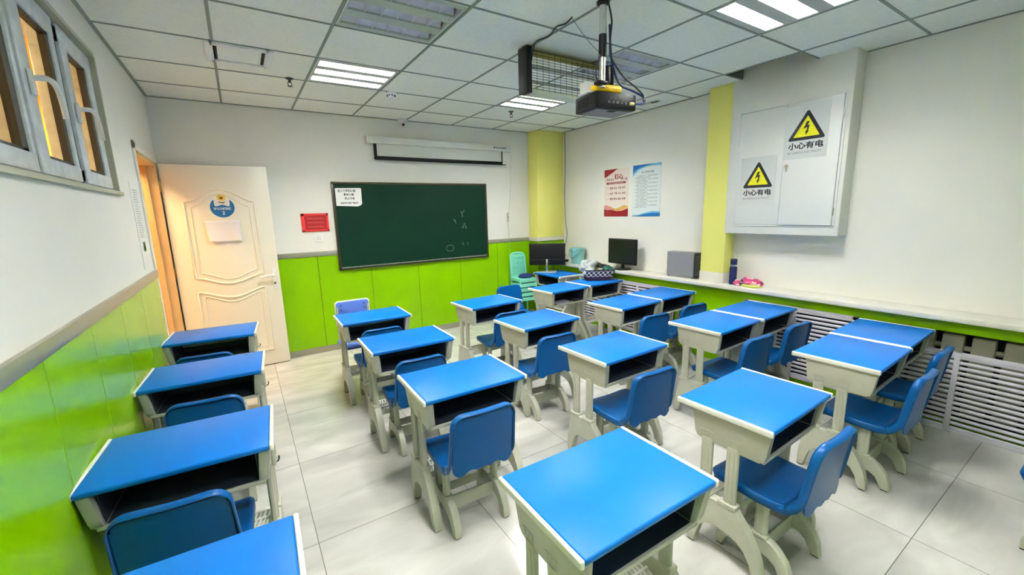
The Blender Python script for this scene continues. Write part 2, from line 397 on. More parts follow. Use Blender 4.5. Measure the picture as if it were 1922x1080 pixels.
# notice poster by the doorway on the left wall
bm = B(); box(bm, XL, XL+.003, -1.40, -1.13, 1.22, 1.80)
for k in range(22):
    z = 1.745-k*.0155
    if k < 21: box(bm, XL+.003, XL+.0035, -1.36+random.random()*.02, -1.19-random.random()*.05, z-.0035, z+.0035, mi=1)
box(bm, XL+.003, XL+.004, -1.315, -1.235, 1.335, 1.40, mi=2)
box(bm, XL+.003, XL+.004, -1.295, -1.255, 1.345, 1.39, mi=3)
tag(mk('wall_notice', bm, [mat('notice_sheet', (.80, .81, .78), .5), mat('notice_text', (.52, .55, .52), .7), mat('notice_green', (.22, .32, .14), .6), mat('notice_pale', (.42, .50, .30), .6)], smooth=0), 'tall pale printed notice with a small green picture beside the doorway', 'notice')

# ================================================================== CEILING FITTINGS
def light_fixture(i, j, lit, label):
    x0, x1 = xs[i]+.012, xs[i+1]-.012; y1, y0 = ys[j]-.012, ys[j+1]+.012
    r = empty('ceiling_light', ((x0+x1)/2, (y0+y1)/2, H)); hx, hy = (x1-x0)/2, (y1-y0)/2
    bm = B()
    box(bm, -hx, hx, -hy, hy, .09, .1)
    for a in ((-hx, -hx+.006, -hy, hy), (hx-.006, hx, -hy, hy), (-hx, hx, -hy, -hy+.006), (-hx, hx, hy-.006, hy)): box(bm, *a, -.002, .09)
    mk('housing', bm, WHITE, r, smooth=0)
    W = .105; cy = [-.185, 0, .185]; ix = hx-.018
    bm = B()
    edges = [-hy+.005] + [v for c in cy for v in (c-W/2, c+W/2)] + [hy-.005]
    for a, b in zip(edges[::2], edges[1::2]): box(bm, -hx+.005, hx-.005, a, b, -.002, .012)
    for sx in (-1, 1): box(bm, min(sx*ix, sx*hx), max(sx*ix, sx*hx), -hy+.005, hy-.005, -.0015, .012)
    mk('louvre_frame', bm, LBAR if not lit else mat('louvre_bar_lit', (.45, .48, .46), .5), r, smooth=0)  # lit fixtures get a paler copy of the bar colour
    for c in cy:
        bm = B()
        prof = [(c+W/2*math.cos(math.pi*k/12), .010+.058*math.sin(math.pi*k/12)) for k in range(13)]
        A = [bm.verts.new((-ix, y, z)) for y, z in prof]; C = [bm.verts.new((ix, y, z)) for y, z in prof]
        for k in range(12): bm.faces.new([A[k], A[k+1], C[k+1], C[k]])
        for k in range(1, 6):
            x = -ix+2*ix*k/6
            prism(bm, [(c-W/2, .0), (c+W/2, .0), (c+W/2-.012, .035), (c-W/2+.012, .035)], 'x', x-.0015, x+.0015)
        rf = mk('reflector', bm, LOUV if not lit else mat('louvre_lit', (.9, .9, .92), .4), r, smooth=40)  # whiter copy for lit fixtures, the tube light put into the colour
        bm = B()
        if lit: box(bm, -ix+.003, ix-.003, c-.030, c+.030, .037, .044)
        else: tube(bm, [(-ix+.01, c, .045), (ix-.01, c, .045)], .008, 10)
        mk('light_tube', bm, (TUBEF if j == 2 else TUBE) if lit else TUBEOFF, rf, smooth=0 if lit else 40)
    tag(r, label, 'ceiling light', 'recessed three-strip ceiling lights')
light_fixture(2, 2, 1, 'lit white three-strip ceiling light above the blackboard end, left of the smoke detector')
light_fixture(2, 4, 0, 'unlit louvred ceiling light at the top of the picture, left of the projector')
light_fixture(5, 2, 1, 'lit ceiling light seen below the hanging heater')
light_fixture(5, 4, 0, 'unlit louvred ceiling light just right of the projector pole')
light_fixture(5, 6, 1, 'brightly lit ceiling light at the top right edge of the picture')
light_fixture(2, 6, 1, 'lit ceiling light above the nearest desks, beyond the top of the picture')
light_fixture(2, 8, 1, 'added lit ceiling light above the camera on the left, unseen')  # unseen fixture added to brighten the near part of the room
light_fixture(5, 8, 0, 'unlit ceiling light above the camera on the right side')

r = tag(empty('access_panel', (.145, -1.50, H)), 'white rectangular recessed ceiling panel with dark slots at both ends', 'ceiling panel')
bm = B()
for a in ((-.165, .165, .15, .185), (-.165, .165, -.185, -.15), (-.19, -.145, -.185, .185), (.145, .19, -.185, .185)): box(bm, *a, -.018, 0, .003)
mk('frame', bm, WHITE, r)
bm = B(); box(bm, -.125, .125, -.15, .15, -.006, -.001, .002); mk('panel', bm, CEIL, r)
bm = B(); box(bm, -.145, -.125, -.15, .15, -.004, -.001); mk('slot', bm, VOID, r, smooth=0)
bm = B(); box(bm, .125, .145, -.15, .15, -.004, -.001); mk('slot', bm, VOID, r, smooth=0)

def sprinkler(x, y, label, dark=True):
    r = tag(empty('sprinkler', (x, y, H)), label, 'sprinkler', 'ceiling sprinklers'); m = mat('bronze', (.05, .055, .05), .4, metal=.6) if dark else STEEL
    bm = B(); lathe(bm, [(0, 0), (.03, 0), (.03, -.006), (.012, -.01), (.009, -.035), (0, -.036)], 16); mk('base', bm, m, r)
    bm = B(); tube(bm, [(-.012, 0, -.03), (-.014, 0, -.05), (0, 0, -.06)], .003, 6); tube(bm, [(.012, 0, -.03), (.014, 0, -.05), (0, 0, -.06)], .003, 6); lathe(bm, [(0, -.058), (.02, -.06), (.02, -.062), (0, -.063)], 12); mk('deflector', bm, m, r)
sprinkler(.48, -1.10, 'dark sprinkler head on the ceiling between the recessed panel and the lit light')
sprinkler(2.69, -.95, 'small sprinkler head hanging below the lit ceiling light near the yellow pillar')
r = tag(empty('smoke_detector', (1.31, -1.06, H)), 'round white smoke detector on the ceiling beside the lit light', 'smoke detector')
bm = B(); lathe(bm, [(0, 0), (.055, 0), (.055, -.012), (.048, -.02), (.03, -.024), (.028, -.04), (.018, -.046), (0, -.047)], 28); mk('body', bm, WHITE, r)
bm = B()
for k in range(8): a = k*math.pi/4; box(bm, -.004, .004, .029, .040, -.030, -.0225, mtx=Matrix.Rotation(a, 4, 'Z'))
mk('vents', bm, INK, r, smooth=0)
r = tag(empty('dome_camera', (1.75, -.07, H-.03)), 'small round security camera at the top of the front wall', 'camera')
bm = B(); lathe(bm, [(0, .03), (.05, .03), (.055, .01), (.05, 0), (.04, -.01), (0, -.012)], 24); mk('base', bm, WHITE, r)
bm = B(); bmesh.ops.create_uvsphere(bm, u_segments=20, v_segments=12, radius=.036); [setattr(v, 'co', v.co+Vector((0, -.005, -.02))) for v in bm.verts]; mk('dome', bm, mat('camera_shell', (.6, .62, .6), .3), r)
bm = B()
lathe(bm, [(0, 0), (.014, 0), (.014, .012), (0, .014)], 14, mtx=Matrix.Translation((-.01, -.034, -.038)) @ Matrix.Rotation(math.radians(115), 4, 'X')); mk('lens', bm, GLOSS, r)
bm = B(); box(bm, -.12, .12, -.035, .035, -.006, 0, .002); box(bm, .02, .10, -.02, .02, -.0075, -.006, mi=1)
o = mk('ceiling_vent', bm, [mat('vent_beige', (.50, .52, .40), .6), VOID], loc=(3.80, -1.93, H)); o.rotation_euler.z = math.radians(-80)
tag(o, 'small beige slotted vent on the ceiling near the right wall', 'vent')
bm = B()
for y in (-3.45, -2.87): box(bm, 3.62, 4.05, y-.004, y+.004, H+.0, H+.20)
box(bm, 3.62, 4.05, -3.44, -2.88, H+.20, H+.22); box(bm, 3.605, 3.612, -3.44, -2.88, H+.02, H+.2)
mk('trim_10', bm, mat('duct_metal', (.10, .12, .11), .5, metal=.3), smooth=0)['kind'] = 'structure'

# ------------------------------------------------------------------ projector, pole, heater
PX, PY, PZ = 1.786, -3.255, 2.10
r = tag(empty('projector', (PX, PY, PZ), 0), 'black ceiling projector wrapped with yellow tape, hanging from a steel pole', 'projector')
ux = Vector((.28, -.035)).normalized(); ang = math.atan2(ux.y, ux.x)
R0 = Matrix.Translation((1.912-PX, -3.157-PY, 0)) @ Matrix.Rotation(ang, 4, 'Z')
bm = B(); box(bm, -.145, .145, -.10, .10, 0, .088, .006, mtx=R0); body = mk('case', bm, BLACK, r)
bm = B(); box(bm, -.12, .125, -.08, .085, -.004, 0, mtx=R0); mk('underside', bm, mat('projector_base', (.20, .19, .20), .5), body, smooth=0)
bm = B(); box(bm, -.03, .02, -.075, -.045, -.006, -.004, mtx=R0); mk('vent', bm, VOID, body, smooth=0)
bm = B()
for k in range(5): box(bm, -.06+.03*k, -.045+.03*k, -.102, -.1, .03, .042, mtx=R0)
for k in range(3): box(bm, -.045+.03*k, -.035+.03*k, -.102, -.1, .055, .062, mtx=R0)
mk('socket', bm, mat('socket_grey', (.10, .10, .11), .5), body, smooth=0)
bm = B()
for a in range(8): box(bm, -.148, -.145, -.08+.02*a, -.07+.02*a, .02, .07, mtx=R0)
mk('side_vent', bm, VOID, body, smooth=0)
bm = B(); box(bm, -.135, .050, -.096, -.02, .088, .132, .018, mtx=R0, seg=4); mk('tape', bm, ORANGE, r)
bm = B(); box(bm, -.13, .09, .0, .06, .088, .10, .003, mtx=R0); box(bm, -.15, -.06, -.01, .05, .10, .160, .004, mtx=R0); box(bm, -.165, -.125, -.06, .05, .088, .10, .004, mtx=R0)
br = mk('bracket', bm, WHITE, r)
bm = B(); tube(bm, [(0, 0, .10), (0, 0, .265)], .017, 14); mk('lower_pole', bm, STEEL, r)
bm = B(); tube(bm, [(0, 0, .36), (0, 0, H-PZ)], .020, 14); mk('pole', bm, STEEL, r)
bm = B(); tube(bm, [(0, 0, .255), (0, 0, .37)], .022, 14); box(bm, -.045, .015, -.03, .02, .112, .13, .004); box(bm, .03, .055, -.01, .02, .13, .22, .004)
mk('pole_sleeve', bm, BLACK, r)
bm = B(); lathe(bm, [(0, H-PZ), (.035, H-PZ), (.035, H-PZ-.01), (.02, H-PZ-.02), (0, H-PZ-.02)], 20); mk('ceiling_plate', bm, BLACK, r)
bm = B()
tube(bm, smooth_path([(.02, -.02, H-PZ-.01), (.035, -.03, .44), (.028, -.03, .36), (.03, -.025, .29), (.05, -.02, .25), (.17, .0, .18), (.25, -.02, .13), (.285, -.05, .08), (.27, -.06, .05)]), .005)
mk('cable', bm, CABLE, r)
bm = B()
tube(bm, smooth_path([(.03, -.02, .42), (.035, -.025, .3), (.07, -.01, .22), (.15, .01, .14), (.24, -.01, .11), (.29, -.05, .07), (.27, -.06, .035), (.21, -.038, .03)]), .006)
mk('cable', bm, DBLUE, r)
bm = B(); tube(bm, [(.215, -.040, .03), (.19, -.033, .03)], .009); mk('plug', bm, mat('plug_yellow', (.75, .68, .25), .4), r)
bm = B(); tube(bm, smooth_path([(.0, .02, .28), (-.05, -.03, .24), (-.075, -.03, .18), (-.06, -.02, .13), (-.01, -.02, .12)]), .0035); mk('cable', bm, CABLE, r)

hy = -2.55
r = tag(empty('electric_heater', (2.1, hy, 2.33)), 'long wire-fronted electric heater hanging below the ceiling behind the projector', 'heater')
bm = B(); box(bm, -.355, -.31, -.045, .06, .0, .295, .006); mk('end_cap', bm, BLACK, r)
bm = B(); box(bm, .435, .47, -.045, .06, .0, .295, .006); mk('end_cap', bm, BLACK, r)
bm = B(); prism(bm, [(-.04, .235), (-.03, .27), (.0, .29), (.05, .295), (.05, .288), (.0, .28), (-.02, .262), (-.033, .235)], 'x', -.31, .435); mk('reflector', bm, GOLD, r)
bm = B(); prism(bm, [(-.04, .03), (-.03, .012), (.0, .0), (.05, .0), (.05, .006), (.0, .008), (-.02, .02), (-.033, .035)], 'x', -.31, .435); mk('lower_rail', bm, mat('heater_cream', (.65, .66, .5), .4), r)
bm = B()
for k in range(15): z = .03+.235*k/14; tube(bm, [(-.31, -.042, z), (.435, -.042, z)], .0016, 5)
for k in range(14): x = -.27+.68*k/13; tube(bm, [(x, -.044, .02), (x, -.044, .265)], .0016, 5)
mk('wire_guard', bm, mat('wire', (.06, .07, .05), .4, metal=.5), r)
for z in (.09, .18):
    bm = B(); tube(bm, [(-.31, .01, z), (.435, .01, z)], .008, 10); mk('heating_tube', bm, mat('quartz', (.55, .56, .48), .2), r)
bm = B()
tube(bm, smooth_path([(-.30, -.02, .20), (-.31, -.06, .27), (-.335, -.13, .290), (-.31, -.23, .292), (-.355, -.36, .291), (-.335, -.42, .292), (-.345, -.49, .298)]), .0045)
mk('power_cable', bm, CABLE, r)
bm = B(); tube(bm, smooth_path([(1.75, -3.04, H-.004), (1.76, -3.10, H-.09), (1.775, -3.19, H-.2), (1.785, -3.25, H-.26)]), .0018, 5)
tag(mk('hanging_wire', bm, TBAR), 'thin wire running from the ceiling to the projector pole', 'wire')

# ================================================================== FRONT WALL ITEMS
bmx0, bmx1, bmz0, bmz1 = .90, 2.855, .925, 1.912
r = tag(empty('chalkboard', (1.88, 0, bmz0)), 'dark green chalkboard in a thin dark frame on the front wall', 'chalkboard')
bm = B(); box(bm, bmx0-1.88+.02, bmx1-1.88-.02, -.038, -.013, .02, bmz1-bmz0-.02); bs = mk('board', bm, BOARD, r, smooth=0)
bm = B(); L = (bmx0-1.88, bmx1-1.88, 0, bmz1-bmz0); t = .026
for a in ((L[0], L[1], 0, t), (L[0], L[1], L[3]-t, L[3]), (L[0], L[0]+t, 0, L[3]), (L[1]-t, L[1], 0, L[3])): box(bm, a[0], a[1], -.046, -.012, a[2], a[3], .004)
mk('frame', bm, BFRAME, r)
bm = B(); box(bm, L[0]+.03, L[1]-.03, -.050, -.038, t, t+.006); mk('chalk_rail', bm, mat('rail_alu', (.5, .5, .42), .4, metal=.6), r, smooth=0)
bm = B()
def ch(pts, rr=.0022):
    tube(bm, [(x-1.88, -.0385, z-bmz0) for x, z in pts], rr, 5)
ch([(2.455, 1.56), (2.475, 1.525), (2.51, 1.57)]); ch([(2.475, 1.525), (2.48, 1.48)])
ch([(2.35, 1.46), (2.385, 1.40)], .0016); ch([(2.375, 1.455), (2.37, 1.42)], .001)
ch([(2.47, 1.34), (2.50, 1.40), (2.53, 1.33)]); ch([(2.49, 1.36), (2.485, 1.33)], .001)
ch([(2.28+.055*math.cos(a), 1.085+.04*math.sin(a)) for a in [k*math.pi/8 for k in range(17)]], .0012)
ch([(2.45, 1.13), (2.465, 1.15), (2.48, 1.11)], .0012); ch([(2.54, 1.15), (2.545, 1.11)], .0012)
mk('chalk_marks', bm, CHALK, bs)
# paper on the board
pm = plane_m('front', (.935, -.0385, 1.64))
bm = B(); flat(bm, [(0, .01), (.23, .0), (.262, .012), (.278, .03), (.28, .20), (.268, .205), (.01, .202), (0, .2)], 0, .001)
for s, sz, x, y in (('进入教学区域请:', .027, .122, .163), ('戴好口罩', .027, .142, .122), ('禁止饮食', .027, .148, .080), ('违者没收后果严重自负', .0195, .142, .032)):
    text_bm(bm, s, sz, x, y, .0012, .025, mi=1)
bm.transform(pm); tag(mk('paper_notice', bm, [PAPER, INK], smooth=0), 'white paper with black lettering stuck to the top left of the chalkboard', 'notice')
# projection screen
r = tag(empty('projection_screen', (2.28, 0, 2.34)), 'rolled projection screen in a long white case above the chalkboard', 'projection screen')
bm = B(); box(bm, 1.33-2.28, 3.235-2.28, -.085, -.01, .0, .075, .008); cs = mk('case', bm, mat('case_grey', (.66, .68, .62), .45), r)
bm = B(); box(bm, 1.312-2.28, 1.335-2.28, -.09, -.005, -.006, .08, .008); box(bm, 3.232-2.28, 3.256-2.28, -.09, -.005, -.006, .08, .008); mk('end_cap', bm, WHITE, cs)
bm = B(); text_bm(bm, 'LEHONGWEIYE', .024, 0, 0, 0, .03); flat(bm, [(-.12, -.002), (-.10, .022), (-.085, .022), (-.10, .006), (-.09, -.002)], 0, .0006)
bm.transform(plane_m('front', (3.08-2.28, -.086, .032))); mk('lettering', bm, INK, cs, smooth=0)
bm = B(); box(bm, 1.40-2.28, 3.115-2.28, -.055, -.053, -.145, .01); mk('screen_cloth', bm, mat('screen_cloth', (.62, .64, .58), .7), r, smooth=0)
bm = B()
box(bm, 1.39-2.28, 1.425-2.28, -.057, -.052, -.15, .005); box(bm, 3.10-2.28, 3.118-2.28, -.057, -.052, -.15, .005)
box(bm, 1.39-2.28, 3.118-2.28, -.060, -.050, -.178, -.135, .003); box(bm, 3.1-2.28, 3.17-2.28, -.06, -.05, -.178, -.168)
mk('bottom_bar', bm, BLACK, r)
bm = B(); tube(bm, smooth_path([(3.247-2.28, -.07, 0), (3.243-2.28, -.05, -.4), (3.215-2.28, -.03, -.78), (3.20-2.28, -.025, -.82)]), .0022, 6)
tube(bm, smooth_path([(3.20-2.28, -.025, -.95), (3.215-2.28, -.02, -1.3), (3.20-2.28, -.02, -1.8), (3.21-2.28, -.02, -2.05)]), .0020, 6)
c = mk('pull_cord', bm, mat('cord', (.55, .55, .42), .6), r)
bm = B(); box(bm, 3.185-2.28, 3.215-2.28, -.035, -.015, -.95, -.82, .008); tube(bm, [(3.2-2.28, -.04, -.88), (3.2-2.28, -.034, -.88)], .006, mi=1)
mk('pull_handle', bm, [mat('pull_cream', (.6, .58, .42), .4), INK], c)
# red plaque and socket
r = tag(empty('red_plaque', (.705, 0, 1.475)), 'small red rectangular plaque beside the chalkboard', 'plaque')
bm = B()
for a in ((-.137, .137, .072, .098), (-.137, .137, -.098, -.078), (-.137, -.105, -.098, .098), (.115, .137, -.098, .098)): box(bm, a[0], a[1], -.012, 0, a[2], a[3], .002)
mk('frame', bm, RED, r)
bm = B(); box(bm, -.106, .116, -.006, 0, -.079, .073); q = mk('panel', bm, DRED, r, smooth=0)
bm = B()
for k in range(3): box(bm, -.075, .085, -.0068, -.006, .035-.045*k, .052-.045*k)
mk('raised_bars', bm, mat('plaque_pink', (.45, .05, .05), .5), q, smooth=0)
r = tag(empty('wall_socket', (.722, 0, 1.305)), 'white wall socket below the red plaque', 'socket')
bm = B(); box(bm, -.043, .043, -.009, 0, -.043, .043, .004); f = mk('plate', bm, WHITE, r)
bm = B()
for x, z in ((-.012, .012), (.012, .012), (-.014, -.014), (.014, -.014), (0, -.006)): box(bm, x-.002, x+.002, -.0096, -.009, z-.005, z+.005)
mk('socket_slots', bm, INK, f, smooth=0)
# papers and sign on the door
pm = plane_m('front', (-.275, dyf-.001, 1.325))
bm = B(); n = 14
vs = [[None]*(n+1) for _ in range(n+1)]
for i in range(n+1):
    for j in range(n+1):
        x = .285*i/n; y = .195*j/n; s = j/n
        zz = .003+.018*(1-s)**2*(1+.5*math.sin(3*x*10))+(.01*(1-i/n)**3)
        vs[i][j] = bm.verts.new((x+.02*(1-s)*(1-i/n)-.0*s, y-.006*math.sin(math.pi*i/n)*(1-s)+.002, zz))
for i in range(n):
    for j in range(n): bm.faces.new([vs[i][j], vs[i+1][j], vs[i+1][j+1], vs[i][j+1]])
for k in range(9): 
    y = .165-.015*k; box(bm, .05, .235-.02*(k % 3), y, y+.003, .010+.014*(1-y/.195)**2, .0205+.014*(1-y/.195)**2, mi=1) if False else None
bm.transform(pm); po = tag(mk('paper_sheet', bm, [mat('paper_curl', (.84, .80, .80), .7)], smooth=60), 'curling white sheet of paper hanging below the round blue sign on the open door', 'paper')
so = po.modifiers.new('s', 'SOLIDIFY'); so.thickness = .0006
bm = B(); flat(bm, [(.07, -.035), (.235, -.028), (.235, .02), (.07, .02)], 0.0005, .001); bm.transform(pm)
tag(mk('paper_sheet', bm, PAPER, smooth=0), 'second white sheet showing just below the curling paper on the open door', 'paper')
bm = B(); cx, cy, rr = 0, 0, .098
ring = [(rr*math.cos(a), rr*.98*math.sin(a)) for a in [2*math.pi*k/40 for k in range(40)]]
flat(bm, [(p[0]*1.06, p[1]*1.06) for p in ring if p[1] < .075] , 0, .001, 2)
flat(bm, [p for p in ring if p[1] < .070], .001, .0016, 0)
flat(bm, [(-.062, .075), (-.062, .02), (-.05, .008), (-.03, .016), (0, .024), (.03, .016), (.05, .008), (.062, .02), (.062, .075)], .0016, .002, 2)
text_bm(bm, '学习习惯训练', .024, 0, -.022, .0022, .03, mi=2)
text_bm(bm, '2', .042, .004, -.068, .0022, .04, mi=2)
text_bm(bm, '教室', .024, 0, .028, .0022, .03, mi=3)
for k in range(12):
    a = 2*math.pi*k/12; flat(bm, [(.0+.022*math.cos(a)+.014*math.cos(b), .092+.02*math.sin(a)+.013*math.sin(b)) for b in [q*math.pi/4 for q in range(8)]], .001, .0022+.0001*(k % 3), 1)
flat(bm, [(.016*math.cos(b), .088+.013*math.sin(b)) for b in [q*math.pi/6 for q in range(12)]], .002, .0032, 4)
flat(bm, [(-.035, .058), (-.02, .052), (0, .049), (.02, .052), (.035, .058), (.02, .045), (0, .041), (-.02, .045)], .002, .0032, 5)
for sx in (-1, 1): flat(bm, [(sx*(.082+.022*math.cos(b)), .082+.014*math.sin(b)) for b in [q*math.pi/6 for q in range(12)]], .001, .0015, 2)
bm.transform(plane_m('front', (-.112, dyf-.001, 1.65)))
tag(mk('door_sign', bm, [mat('sign_blue', (.01, .15, .42), .4), mat('sunflower_yellow', (.80, .60, .08), .5), mat('sign_white', (.82, .82, .78), .5), mat('sign_tan', (.6, .45, .2), .5), mat('sunflower_brown', (.25, .09, .01), .6), INK], smooth=0), 'round blue and white sign with a yellow sunflower on the open door', 'sign')

# ================================================================== RIGHT WALL ITEMS
r = tag(empty('electrical_cabinet', (BX, -3.265, 1.36)), 'white two-door electrical cabinet in the boxed-out casing on the right wall', 'cabinet')
def rb(bm, y0, y1, z0, z1, d0, d1, bev=.002, mi=0):   # box proud of the casing face
    box(bm, -d1, -d0, y0+3.265, y1+3.265, z0-1.36, z1-1.36, bev, mi)
bm = B()
for a in ((-3.69+.02, -2.875, 2.335, 2.352), (-3.67, -2.875, 1.35, 1.362), (-3.672, -3.655, 1.35, 2.35), (-2.885, -2.87, 1.35, 2.35)): rb(bm, *a, 0, .008)
mk('frame', bm, WHITE, r)
bm = B(); rb(bm, -3.660, -2.882, 1.361, 2.338, 0, .0015, 0); mk('back_panel', bm, VOID, r, smooth=0)
for a, b, d in ((-3.262, -2.886, .010), (-3.654, -3.268, .020)):
    bm = B(); rb(bm, a, b, 1.364, 2.333, 0.001, d, .003); dd = mk('door', bm, mat('cabinet_white', (.80, .81, .79), .35), r)
    if d > .015:
        bm = B(); tube(bm, [(-.02, -3.30+3.265, 1.846-1.36), (-.028, -3.30+3.265, 1.846-1.36)], .014, 14); box(bm, -.024, -.02, -3.304+3.265, -3.296+3.265, 1.80-1.36, 1.84-1.36)
        mk('lock', bm, STEEL, dd)
        bm = B()
        for z in (1.47, 2.2): tube(bm, [(-.012, -3.658+3.265, z-.03-1.36), (-.012, -3.658+3.265, z+.03-1.36)], .006)
        mk('hinge', bm, STEEL, dd)
def warn(y0, z0, wd, ht, x, label, tilt):
    bm = B(); s = wd/.30
    flat(bm, [(0, 0), (.30, 0), (.30, .40), (0, .40)], 0, .0012, 0)
    def rtri(cx, cy, r_, rc, z1, z2, mi):
        P = []
        for k in range(3):
            a0 = math.pi/2+2*math.pi*k/3; px, py = cx+r_*math.cos(a0), cy+r_*math.sin(a0)
            for q in range(-4, 5): a = a0+q*math.pi/12; P.append((px+rc*math.cos(a), py+rc*math.sin(a)))
        flat(bm, P, z1, z2, mi)
    rtri(.155, .215, .128, .012, .0012, .0016, 2); rtri(.155, .215, .098, .003, .0016, .002, 1)
    flat(bm, [(.150, .275), (.170, .275), (.158, .245), (.172, .248), (.163, .205), (.171, .208), (.150, .175), (.146, .205), (.153, .206), (.157, .232), (.128, .222), (.140, .245)], .002, .0024, 2)
    text_bm(bm, '小心有电', .054, .155, .078, .0014, .03, sx=1.12, mi=2)
    text_bm(bm, 'BE CAREFUL ELECTRICITY', .0225, .150, .040, .0014, .0, sx=.90, mi=3)
    for v in bm.verts: v.co.x *= s; v.co.y *= ht/.40
    bm.transform(plane_m('right', (x, y0, z0)) @ Matrix.Rotation(math.radians(tilt), 4, 'Z'))
    tag(mk('warning_sign', bm, [SGREY, SYEL, INK, mat('ink_grey', (.18, .19, .22), .6)], smooth=0), label, 'warning sign', 'electrical hazard signs on the cabinet')
warn(-3.265, 1.895, .31, .41, BX-.021, 'yellow triangle hazard sign on the upper part of the right cabinet door', 0)
warn(-2.92, 1.547, .296, .40, BX-.011, 'yellow triangle hazard sign on the lower part of the left cabinet door', 0)
# posters
def blob(cx, f, x0, x1, n=20): return [(x0+(x1-x0)*k/n, f(k/n)) for k in range(n+1)]
bm = B(); W, Hh = .405, .59
flat(bm, [(0, 0), (W, 0), (W, Hh), (0, Hh)], 0, .0015, 0)
z = .0016
flat(bm, [(0, Hh), (0, Hh-.10), (.05, Hh-.085), (.10, Hh-.06), (.15, Hh-.04), (.20, Hh-.012), (.24, Hh)], z, z+.0003, 1)
flat(bm, [(0, .0)]+[(W, 0)]+[(W, .10), (.30, .085), (.20, .07), (.12, .085), (.05, .08), (0, .095)], z+.0006, z+.0009, 1)
flat(bm, [(0, .05), (W, .05), (W, .125), (.33, .14), (.27, .115), (.2, .095), (.1, .13), (0, .13)], z, z+.0003, 3)
flat(bm, [(0, .07), (.20, .07), (.12, .11), (.05, .145), (0, .14)], z+.0003, z+.0006, 4)
flat(bm, [(.20, .065), (.30, .085), (W, .115), (W, .10), (.3, .07)], z+.001, z+.0013, 5)
flat(bm, [(.045, .405), (.355, .405), (.365, .418), (.355, .43), (.045, .43), (.035, .418)], z, z+.0004, 1)
text_bm(bm, '富强民主文明和谐自由平等公正法治', .0155, .20, .412, z+.0005, .0, mi=0)
text_bm(bm, '社会主义', .033, .035, .452, z, .02, 'LEFT', mi=6)
text_bm(bm, '核心', .070, .175, .468, z+.0003, .03, 'LEFT', mi=1)
text_bm(bm, '价值观', .033, .285, .448, z, .02, 'LEFT', mi=6)
for row, (a, ws) in enumerate((('国家', '富强 民主 文明 和谐'), ('社会', '自由 平等 公正 法治'), ('公民', '爱国 敬业 诚信 友善'))):
    y = .345-.067*row
    text_bm(bm, a, .027, .055, y, z, .0, mi=7); 
    for k, s in enumerate(ws.split()): text_bm(bm, s, .028, .125+.068*k, y, z, .025, mi=6)
for k in range(9): flat(bm, [(.02+.012*k+.004*math.cos(b), .02+.007*(k*5 % 7)+.004*math.sin(b)) for b in [q*math.pi/3 for q in range(6)]], z+.001, z+.0012, 5)
bm.transform(plane_m('right', (XR-.001, -1.044, 1.438)))
tag(mk('poster', bm, [mat('poster_pink', (.80, .70, .64), .4), mat('poster_red', (.24, .006, .01), .4), INK, mat('poster_gold', (.62, .40, .08), .4), mat('poster_rose', (.70, .30, .30), .4), mat('poster_peach', (.85, .50, .30), .4), mat('poster_text', (.22, .03, .03), .5), mat('poster_label', (.72, .40, .38), .5)], smooth=0), 'red and cream poster of short words on the right wall', 'poster', 'posters on the right wall')
bm = B(); W, Hh = .405, .60
flat(bm, [(0, 0), (W, 0), (W, Hh), (0, Hh)], 0, .0015, 0)
flat(bm, [(0, Hh), (0, Hh-.13), (.03, Hh-.095), (.09, Hh-.055), (.18, Hh-.03), (.30, Hh-.022), (W, Hh-.03), (W, Hh)], z, z+.0003, 2)
flat(bm, [(0, Hh), (0, Hh-.09), (.05, Hh-.05), (.12, Hh-.028), (.22, Hh-.012), (.30, Hh)], z+.0003, z+.0006, 1)
flat(bm, [(.0, .0), (W, 0), (W, .055), (.30, .06), (.2, .045), (.1, .02), (0, .012)], z, z+.0003, 2)
flat(bm, [(.05, .0), (W, 0), (W, .035), (.30, .04), (.2, .028)], z+.0003, z+.0006, 1)
text_bm(bm, '中小学生守则', .030, .215, Hh-.10, z, .02, mi=3)
RULES = ['1.爱党爱国爱人民。了解党史国情,珍视', '国家荣誉,热爱祖国,热爱人民。', '2.好学多问肯钻研。上课专心听讲,积极', '发表见解,乐于科学探索。', '3.勤劳笃行乐奉献。自己事自己做,主动', '分担家务,参与劳动实践。', '4.明礼守法讲美德。遵守国法校纪,自觉', '礼让排队,爱护公共财物。', '5.孝亲尊师善待人。孝父母敬师长,爱集', '体助同学,虚心接受批评。', '6.诚实守信有担当。保持言行一致,不说', '谎不作弊,借东西及时还。', '7.自强自律健身心。坚持锻炼身体,乐观', '开朗向上,不吸烟不喝酒。', '8.珍爱生命保安全。红灯停绿灯行,防溺', '水不玩火,会自护懂求救。', '9.勤俭节约护家园。不比吃喝穿戴,爱惜', '花草树木,节粮节水节电。']
for k, s in enumerate(RULES): text_bm(bm, s, .0175, .060 if k % 2 == 0 else .035, Hh-.135-.0213*k, z, .0, 'LEFT', mi=3)
bm.transform(plane_m('right', (XR-.001, -1.515, 1.437)))
tag(mk('poster', bm, [mat('poster_ice', (.74, .80, .80), .4), mat('poster_blue', (.008, .13, .40), .4), mat('poster_sky', (.12, .42, .66), .4), mat('poster_grey', (.22, .25, .27), .5)], smooth=0), 'blue and white poster of small printed rules on the right wall', 'poster', 'posters on the right wall')
# wall cable
bm = B(); tube(bm, smooth_path([(XR-.01, -.26, H), (XR-.012, -.27, 2.2), (XR-.012, -.255, 1.7), (XR-.02, -.28, 1.4), (XR-.03, -.33, 1.18), (XR-.05, -.31, 1.02), (XR-.06, -.30, .92), (XR-.05, -.36, .86), (XR-.06, -.42, LZ+.01)]), .006)
tag(mk('wall_cable', bm, mat('cable_grey', (.30, .28, .26), .5)), 'grey cable running down the wall beside the corner pillar', 'cable')

